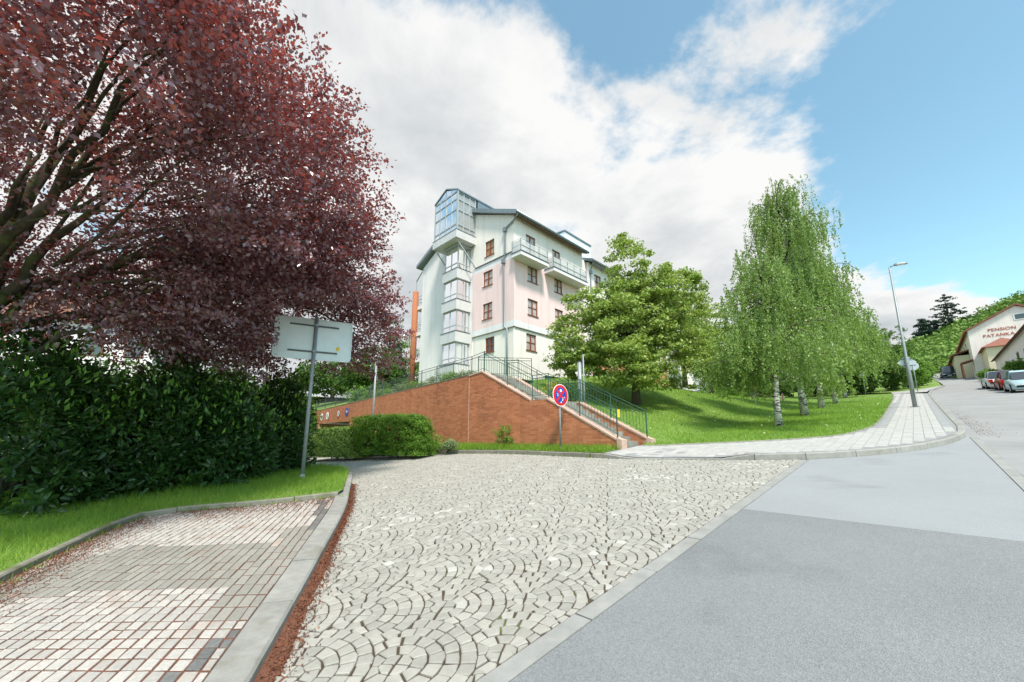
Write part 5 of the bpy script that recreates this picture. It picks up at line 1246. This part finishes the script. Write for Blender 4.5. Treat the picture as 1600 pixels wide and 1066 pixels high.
mat('car_white', (.78, .79, .80), .25, spec=.6); mat('car_red', (.32, .03, .03), .25, spec=.6); mat('car_blue', (.42, .58, .63), .25, spec=.6); mat('car_dark', (.03, .035, .05), .25, spec=.6)
mat('tyre', (.02, .02, .02), .8); mat('rim', (.5, .5, .52), .3, metal=.8); mat('tail_light', (.55, .01, .01), .2, spec=.7); mat('head_light', (.75, .77, .8), .1, spec=.8)
def car(label, s, t_, uphill, paint, L=4.3, Wd=1.74, Hh=1.46, estate=False):
    x, y = xy(s, t_); t = thing('parked_car', label, 'car', (x, y, gz(x, y)), RZS+(0 if uphill else math.pi), 'cars parked up the street'); t.rotation_euler = (0, -.115 if uphill else .115, t.rotation_euler[2])
    h = L/2; w = Wd/2
    body = [(-h, .35, .62, .80), (-h+.06, .25, .88, .90), (-h*.55, .22, .97, .98), (0, .2, .95, 1), (h*.42, .2, .92, .99), (h*.80, .22, .80, .95), (h-.05, .28, .64, .86), (h, .36, .54, .76)]
    vs = []; fs = []
    for xx, zb, zt, k in body: vs += [(xx, -w*k, zb), (xx, -w*k*1.0, (zb+zt)/2), (xx, -w*k*.93, zt), (xx, w*k*.93, zt), (xx, w*k, (zb+zt)/2), (xx, w*k, zb)]
    n = len(body)
    for i in range(n-1): fs += [(i*6+j, i*6+(j+1) % 6, (i+1)*6+(j+1) % 6, (i+1)*6+j) for j in range(6)]
    fs += [tuple(range(6)), tuple(range((n-1)*6, n*6))[::-1]]
    MB().add(vs, fs).build('body', paint, t, True)
    rr_ = -h+.25 if estate else -h*.62
    cab = [(-h+.10 if estate else -h*.86, .88, .86, .02), (rr_, 1.0, .80, Hh-.98), (-.1, .97, .76, Hh-.95), (h*.12, .95, .78, Hh-1.02), (h*.50, .90, .86, .02)]
    vs = []; fg = []; fp = []
    for xx, zw, k, up in cab: vs += [(xx, -w*.93*max(.88, k+.08), zw-.05), (xx, -w*k*.92, zw+up), (xx, w*k*.92, zw+up), (xx, w*.93*max(.88, k+.08), zw-.05)]
    m = len(cab)
    for i in range(m-1):
        for j in (0, 2): fg.append((i*4+j, i*4+j+1, (i+1)*4+j+1, (i+1)*4+j))
        f = (i*4+1, i*4+2, (i+1)*4+2, (i+1)*4+1); (fg if i in (0, m-2) else fp).append(f)
    MB().add(vs, fg).build('windows', 'glass_dark', t); 
    b = MB(); b.add([(a, c, d+.004) for a, c, d in vs], fp)
    for i in range(1, m-1):
        for sg in (0, 2): b.bar(vs[i*4+(0 if sg == 0 else 3)], vs[i*4+(1 if sg == 0 else 2)], .07, .03)
    b.build('roof', paint, t)
    for xx in (-h*.62, h*.62):
        for sg in (-1, 1):
            wh = bpy.data.objects.new('wheel', None); COL.objects.link(wh); wh.parent = t
            MB().tube([(xx, sg*(w-.2), .31), (xx, sg*(w+.01), .31)], .31, 18).build('tyre', 'tyre', wh)
            MB().tube([(xx, sg*(w-.05), .31), (xx, sg*(w+.02), .31)], .19, 12).build('rim', 'rim', wh)
    for sg in (-1, 1):
        MB().box(-h-.012, -h+.1, sg*w*.72-.13, sg*w*.72+.13, .62, .84).build('tail_light', 'tail_light', t)
        MB().box(h-.14, h-.005, sg*w*.62-.17, sg*w*.62+.17, .52, .66).build('headlight', 'head_light', t)
        MB().box(h*.33, h*.33+.12, sg*(w+.06)-.09, sg*(w+.06)+.09, .93, 1.06).build('mirror', 'dark_metal', t)
    MB().box(h-.02, h+.012, -.26, .26, .36, .47).build('number_plate', 'sign_white', t); MB().box(-h-.014, -h+.02, -.26, .26, .60, .71).build('number_plate', 'sign_white', t)
    if estate:
        for sg in (-1, 1): MB().tube([(-h*.7, sg*w*.66, Hh+.04), (h*.1, sg*w*.66, Hh+.04)], .02, 6).build('roof_rail', 'rail_grey', t)
    return t
car('white estate car parked leftmost of the row up the street', 56, -5.3, True, 'car_white', 4.5, 1.78, 1.5, True)
car('red car half hidden between the white and the pale blue car', 51.5, -5.55, True, 'car_red', 4.0, 1.68, 1.45)
car('pale blue car at the right edge of the photo', 46.6, -5.6, False, 'car_blue', 4.1, 1.7, 1.52)
car('dark van with pale windscreen far up the street', 98, -4.2, False, 'car_dark', 4.6, 1.9, 1.85, True)

# ---- wooded hill behind
def elev(a): return .098+.0069*(a-38) if a > 38 else max(.05, .098+.004*(a-38))
def hill_pt(a, r): f = smooth(r, 105, 215); z = EYE+r*(elev(a)*f+.092*(1-f)); return (math.sin(R(a))*r, math.cos(R(a))*r, z)
vs = []; fs = []; na, nr = 60, 14
for i in range(na+1):
    for j in range(nr+1): vs.append(hill_pt(-75+i*150/na, 112+j*13))
for i in range(na):
    for j in range(nr): k = i*(nr+1)+j; fs.append((k, k+nr+1, k+nr+2, k+1))
MB().add(vs, fs, 0, .5).build('hill', 'grass_soil', None, True)['kind'] = 'structure'
rng = np.random.default_rng(77); n = 1500; A = 30+33*rng.random(n); rr_ = 116+118*rng.random(n)**.8
C = np.array([hill_pt(a, r) for a, r in zip(A, rr_)])+np.array([0, 0, 1.5]); big = 2.0+2.2*rng.random(n)
P, o = leafpts(rng, C, 62, big, .85)
w = leaves('wood', 'leaf_wood', None, P, .9, rng, up=o*1.5+np.array([0, 0, .6]), width=.8, tint=np.clip(np.repeat(rng.random(n), 62)*.8+rng.random(n*62)*.3-.05, 0, 1))
tag(w, 'mass of green deciduous wood covering the hillside', 'wood', kind='stuff')
for i, (px, top, bot, lab) in enumerate(((1487, 460, 520, 'tall dark pine on the ridge'), (1447, 498, 530, 'broad low dark pine left of the tall pine'))):
    a = math.degrees(math.atan2(ray(px, 500)[0], ray(px, 500)[1])); Yq = 205*math.cos(R(a)); p = at(px, bot, Yq); h = at(px, top, Yq).z-p.z
    tree('pine_tree', lab, p, [(0, 0, h*.3, h*.42, h*.42, h*.10), (.8, 0, h*.5, h*.34, h*.34, h*.08), (-.5, 0, h*.68, h*.25, h*.25, h*.07), (.3, 0, h*.84, h*.16, h*.16, h*.08), (0, 0, h*.95, h*.07, h*.07, h*.06)], 150, 34, .8, .55, 'leaf_pine', 'bark_dark', h*.95, .25, 720+i, 'pines on the ridge', flat=.35, limbs=14, width=.5)
sheet('verge', [xy(57, 1.9), xy(60, -.2), xy(68, -2.2), xy(80, -2.35), xy(108, -2.0), xy(108, 14), xy(57, 14)], gz, 'grass_soil', .12, 3)
sheet('path', [xy(53.2, 1.55), xy(53.2, -.7), xy(58, -1.04), xy(68, -2.3), xy(68, -2.15), xy(60, -.15), xy(57, 1.85)], gz, 'walk_paver', .128, 1)
# ---- small things beyond the lawn
p = ground(1181, 632, lawn_z); t = thing('red_sign', 'small red sign on a post behind the nearest birch', 'sign', p)
MB().tube([(0, 0, -.1), (0, 0, 1.3)], .03, 8).build('pole', 'galvanised', t); b = MB(); b.box(-.1, .1, -.05, -.02, .95, 1.3); b.build('plate', 'sign_red', t); MB().box(-.06, .06, -.055, -.051, 1.07, 1.18).build('symbol', 'sign_white', t)
def person(label, base, h, face):
    t = thing('person', label, 'person', base, face); k = h/1.7
    J = [(0, 0, .95), (0, 0, 1.2), (0, 0, 1.42), (0, .01, 1.52), (0, .02, 1.62), (.1, 0, .9), (.11, .05, .5), (.1, .02, .08), (.1, .16, .04), (-.1, 0, .9), (-.11, -.04, .5), (-.1, -.12, .08), (-.1, .03, .04), (.19, 0, 1.4), (.25, .02, 1.12), (.24, .12, .88), (-.19, 0, 1.4), (-.25, -.03, 1.12), (-.24, .05, .88)]
    Ed = [(0, 1), (1, 2), (2, 3), (3, 4), (0, 5), (5, 6), (6, 7), (7, 8), (0, 9), (9, 10), (10, 11), (11, 12), (2, 13), (13, 14), (14, 15), (2, 16), (16, 17), (17, 18)]
    rad = [.16, .14, .15, .06, .105, .10, .065, .045, .04, .10, .065, .045, .04, .06, .045, .035, .06, .045, .035]
    me = bpy.data.meshes.new('body'); me.from_pydata([tuple(c*k for c in q) for q in J], Ed, []); me.materials.append(MATS['skin']); o = link('body', me, t)
    sk = o.modifiers.new('skin', 'SKIN'); o.modifiers.new('sub', 'SUBSURF').render_levels = 2
    for i, v in enumerate(me.skin_vertices[0].data): v.radius = (rad[i]*k, rad[i]*k*.85); v.use_root = i == 0
    vs = []; fs = []; n = 14
    for z, r in ((1.43, .10), (1.38, .20), (1.15, .165), (.97, .165), (.8, .22), (.52, .28)):
        vs += [(math.cos(2*math.pi*i/n)*r*k, math.sin(2*math.pi*i/n)*r*.8*k, z*k) for i in range(n)]
    for j in range(5): fs += [(j*n+i, j*n+(i+1) % n, j*n+n+(i+1) % n, j*n+n+i) for i in range(n)]
    MB().add(vs, fs).build('dress', 'pink_cloth', t, True)
    b = MB(); b.tube([(0, -.02*k, 1.5*k), (0, -.03*k, 1.62*k), (0, -.01*k, 1.73*k)], [.07*k, .115*k, .05*k], 10); b.build('hair', 'bark_dark', t, True)
mat('skin', (.55, .32, .22), .6); mat('pink_cloth', (.75, .35, .48), .8)
p = ground(1224, 629, lawn_z); person('person in a pink dress walking behind the birches', p, 1.65*min(1.3, 16*p.y/612/1.65), R(60))

# ================================================================== GRASS, LITTER
def scatter(poly, n, rng, dens=None):
    pl = np.array(poly); lo, hi = pl.min(0), pl.max(0); out = np.zeros((0, 2))
    while len(out) < n:
        q = lo+(hi-lo)*rng.random((n*2, 2)); ins = np.zeros(len(q), bool); j = len(pl)-1
        for i in range(len(pl)):
            a, b = pl[i], pl[j]; c = ((a[1] > q[:, 1]) != (b[1] > q[:, 1])); xi = (b[0]-a[0])*(q[:, 1]-a[1])/(b[1]-a[1]+1e-12)+a[0]; ins ^= c & (q[:, 0] < xi); j = i
        q = q[ins]
        if dens is not None: q = q[rng.random(len(q)) < dens(q)]
        out = np.concatenate([out, q])
    return out[:n]
def blades(name, label, q, zf, h, w, rng, m='grass_blade'):
    n = len(q); z = np.array([zf(x, y) for x, y in q]); P = np.column_stack([q, z]); a = rng.random(n)*6.283; hh = h*(.5+.9*rng.random(n))
    d = np.column_stack([np.cos(a), np.sin(a), np.zeros(n)]); ln = rng.normal(size=(n, 3))*np.array([.5, .5, 0])
    tipp = P+ln*hh[:, None]+np.column_stack([np.zeros(n), np.zeros(n), hh]); ww = w*(.7+.6*rng.random(n))[:, None]
    V = np.stack([P-d*ww-np.array([0, 0, .01]), P+d*ww-np.array([0, 0, .01]), tipp], 1).reshape(-1, 3)
    o = np_mesh(name, V, np.arange(n*3).reshape(-1, 3), m, None, np.clip(rng.random(n)*.6+.45*(.5+.5*np.sin(q[:, 0]*1.1+1.7*np.sin(q[:, 1]*.8))*np.sin(q[:, 1]*1.3+1.3*np.sin(q[:, 0]*.6+2))), 0, 1)); return tag(o, label, 'grass', kind='stuff')
rng = np.random.default_rng(5)
near = lambda q: np.clip(1.6-np.hypot(q[:, 0]+5, q[:, 1]-7)/7, .03, 1)
blades('grass', 'grass of the island beside the parking bay', scatter(GKB+tip+[(-12, 12.5), (-12, 2), (-5.2, -.5)], 60000, rng, near), isl_z, .12, .0045, rng)
ls_ = lambda q: np.clip(1.5-(np.hypot(q[:, 0]-5, q[:, 1]-12)/26), .06, 1)
blades('grass', 'mown grass of the birch lawn', scatter(LAWNPOLY, 120000, rng, ls_), lawn_z, .085, .009, rng)
vn = lambda q: np.where((q[:, 0] > -6) & (q[:, 1] < 19.5), 1, .03)
blades('grass', 'rough grass of the verge before the brick wall', scatter(VERGE, 22000, rng, vn), verge_z, .16, .009, rng)
# daisies and dandelion clocks in the lawn
q = scatter(LAWNPOLY, 420, rng, ls_); P = np.column_stack([q, [lawn_z(a, b)+.07 for a, b in q]])
tag(leaves('daisies', 'petal', None, P, .055, rng, up=np.tile([0, 0, 2.0], (420, 1)), width=1.0), 'scattered white daisies in the lawn', 'flowers', kind='stuff')
# fallen red-brown scales along the kerb, in the bay and by the pavement corner
vs = []; fs = []
for i, (x, y) in enumerate(ISLE[:17]):
    w_ = .17*(1-i/17)+.03; hh_ = .034*(1-i/20)
    for k_, (o_, z_) in enumerate(((-.01, hh_), (w_*.3, hh_*.8), (w_*.65, hh_*.35), (w_, -.006))): vs.append((x+.955*o_*(1+.25*math.sin(i*2.1+k_)), y+.297*o_, gz(x, y)+z_))
for i in range(16):
    for j in range(3): fs.append((i*4+j, i*4+j+1, i*4+j+5, i*4+j+4))
tag(MB().add(vs, fs, 0, .5).build('leaf_mould', 'joint_litter', None, True), 'heap of red brown leaf mould along the kerb', 'litter', kind='stuff')
IL = np.array(ISLE[:18]); seg = rng.integers(0, len(IL)-1, 9000); k = rng.random((9000, 1)); base = IL[seg]*(1-k)+IL[seg+1]*k
nrm = np.array([.955, .297]); off = np.abs(rng.normal(size=(9000, 1)))*(.055+.03*(base[:, 1:2] < 5))+.005
q = base+nrm*off; P = np.column_stack([q, [gz(a, b)+.006+.028*max(0, 1-o/.16)*rng.random() for (a, b), o in zip(q, off[:, 0])]])
tag(leaves('leaf_litter', 'litter', None, P, .026, rng, up=np.tile([0, 0, 2.0], (len(P), 1)), width=.35), 'red brown litter heaped along the parking bay kerb', 'litter', kind='stuff')
gk = np.array(GKS); seg = rng.integers(0, len(gk)-1, 11000); k = rng.random((11000, 1)); base = gk[seg]*(1-k)+gk[seg+1]*k; off = np.abs(rng.normal(size=(11000, 1)))*.62
dv = np.array([.75, -.66]); q = base+dv*off; q = np.array([p_ for p_ in q if inpoly(p_[0], p_[1], BAYPOLY)]); P = np.column_stack([q, [bayz(a, b)+.004+.008*rng.random() for a, b in q]])
tag(leaves('leaf_litter', 'litter', None, P, .024, rng, up=np.tile([0, 0, 2.0], (len(P), 1)), width=.35), 'red brown litter scattered over the parking bay', 'litter', kind='stuff')
q = np.array([xy(s, -1.0-abs(rng.normal())*.22) for s in 15.2+rng.gamma(2, 3.0, 600)]); P = np.column_stack([q, [gz(a, b)+.006 for a, b in q]])
tag(leaves('leaf_litter', 'litter', None, P, .03, rng, up=np.tile([0, 0, 2.0], (len(P), 1)), width=.35), 'brown litter swept against the pavement corner kerb', 'litter', kind='stuff')
# weeds in the kerb joints
q = np.concatenate([np.array(GKS)[rng.integers(0, len(GKS), 500)]+rng.normal(size=(500, 2))*np.array([.07, .07])+np.array([.03, -.03]), np.array(FARW)[rng.integers(8, len(FARW), 700)]+rng.normal(size=(700, 2))*.05])
blades('weeds', 'weeds growing in the kerb joints', q, lambda x, y: gz(x, y)+(BAYDZ if x < -2.5 and y < 9.5 else 0), .07, .006, rng)
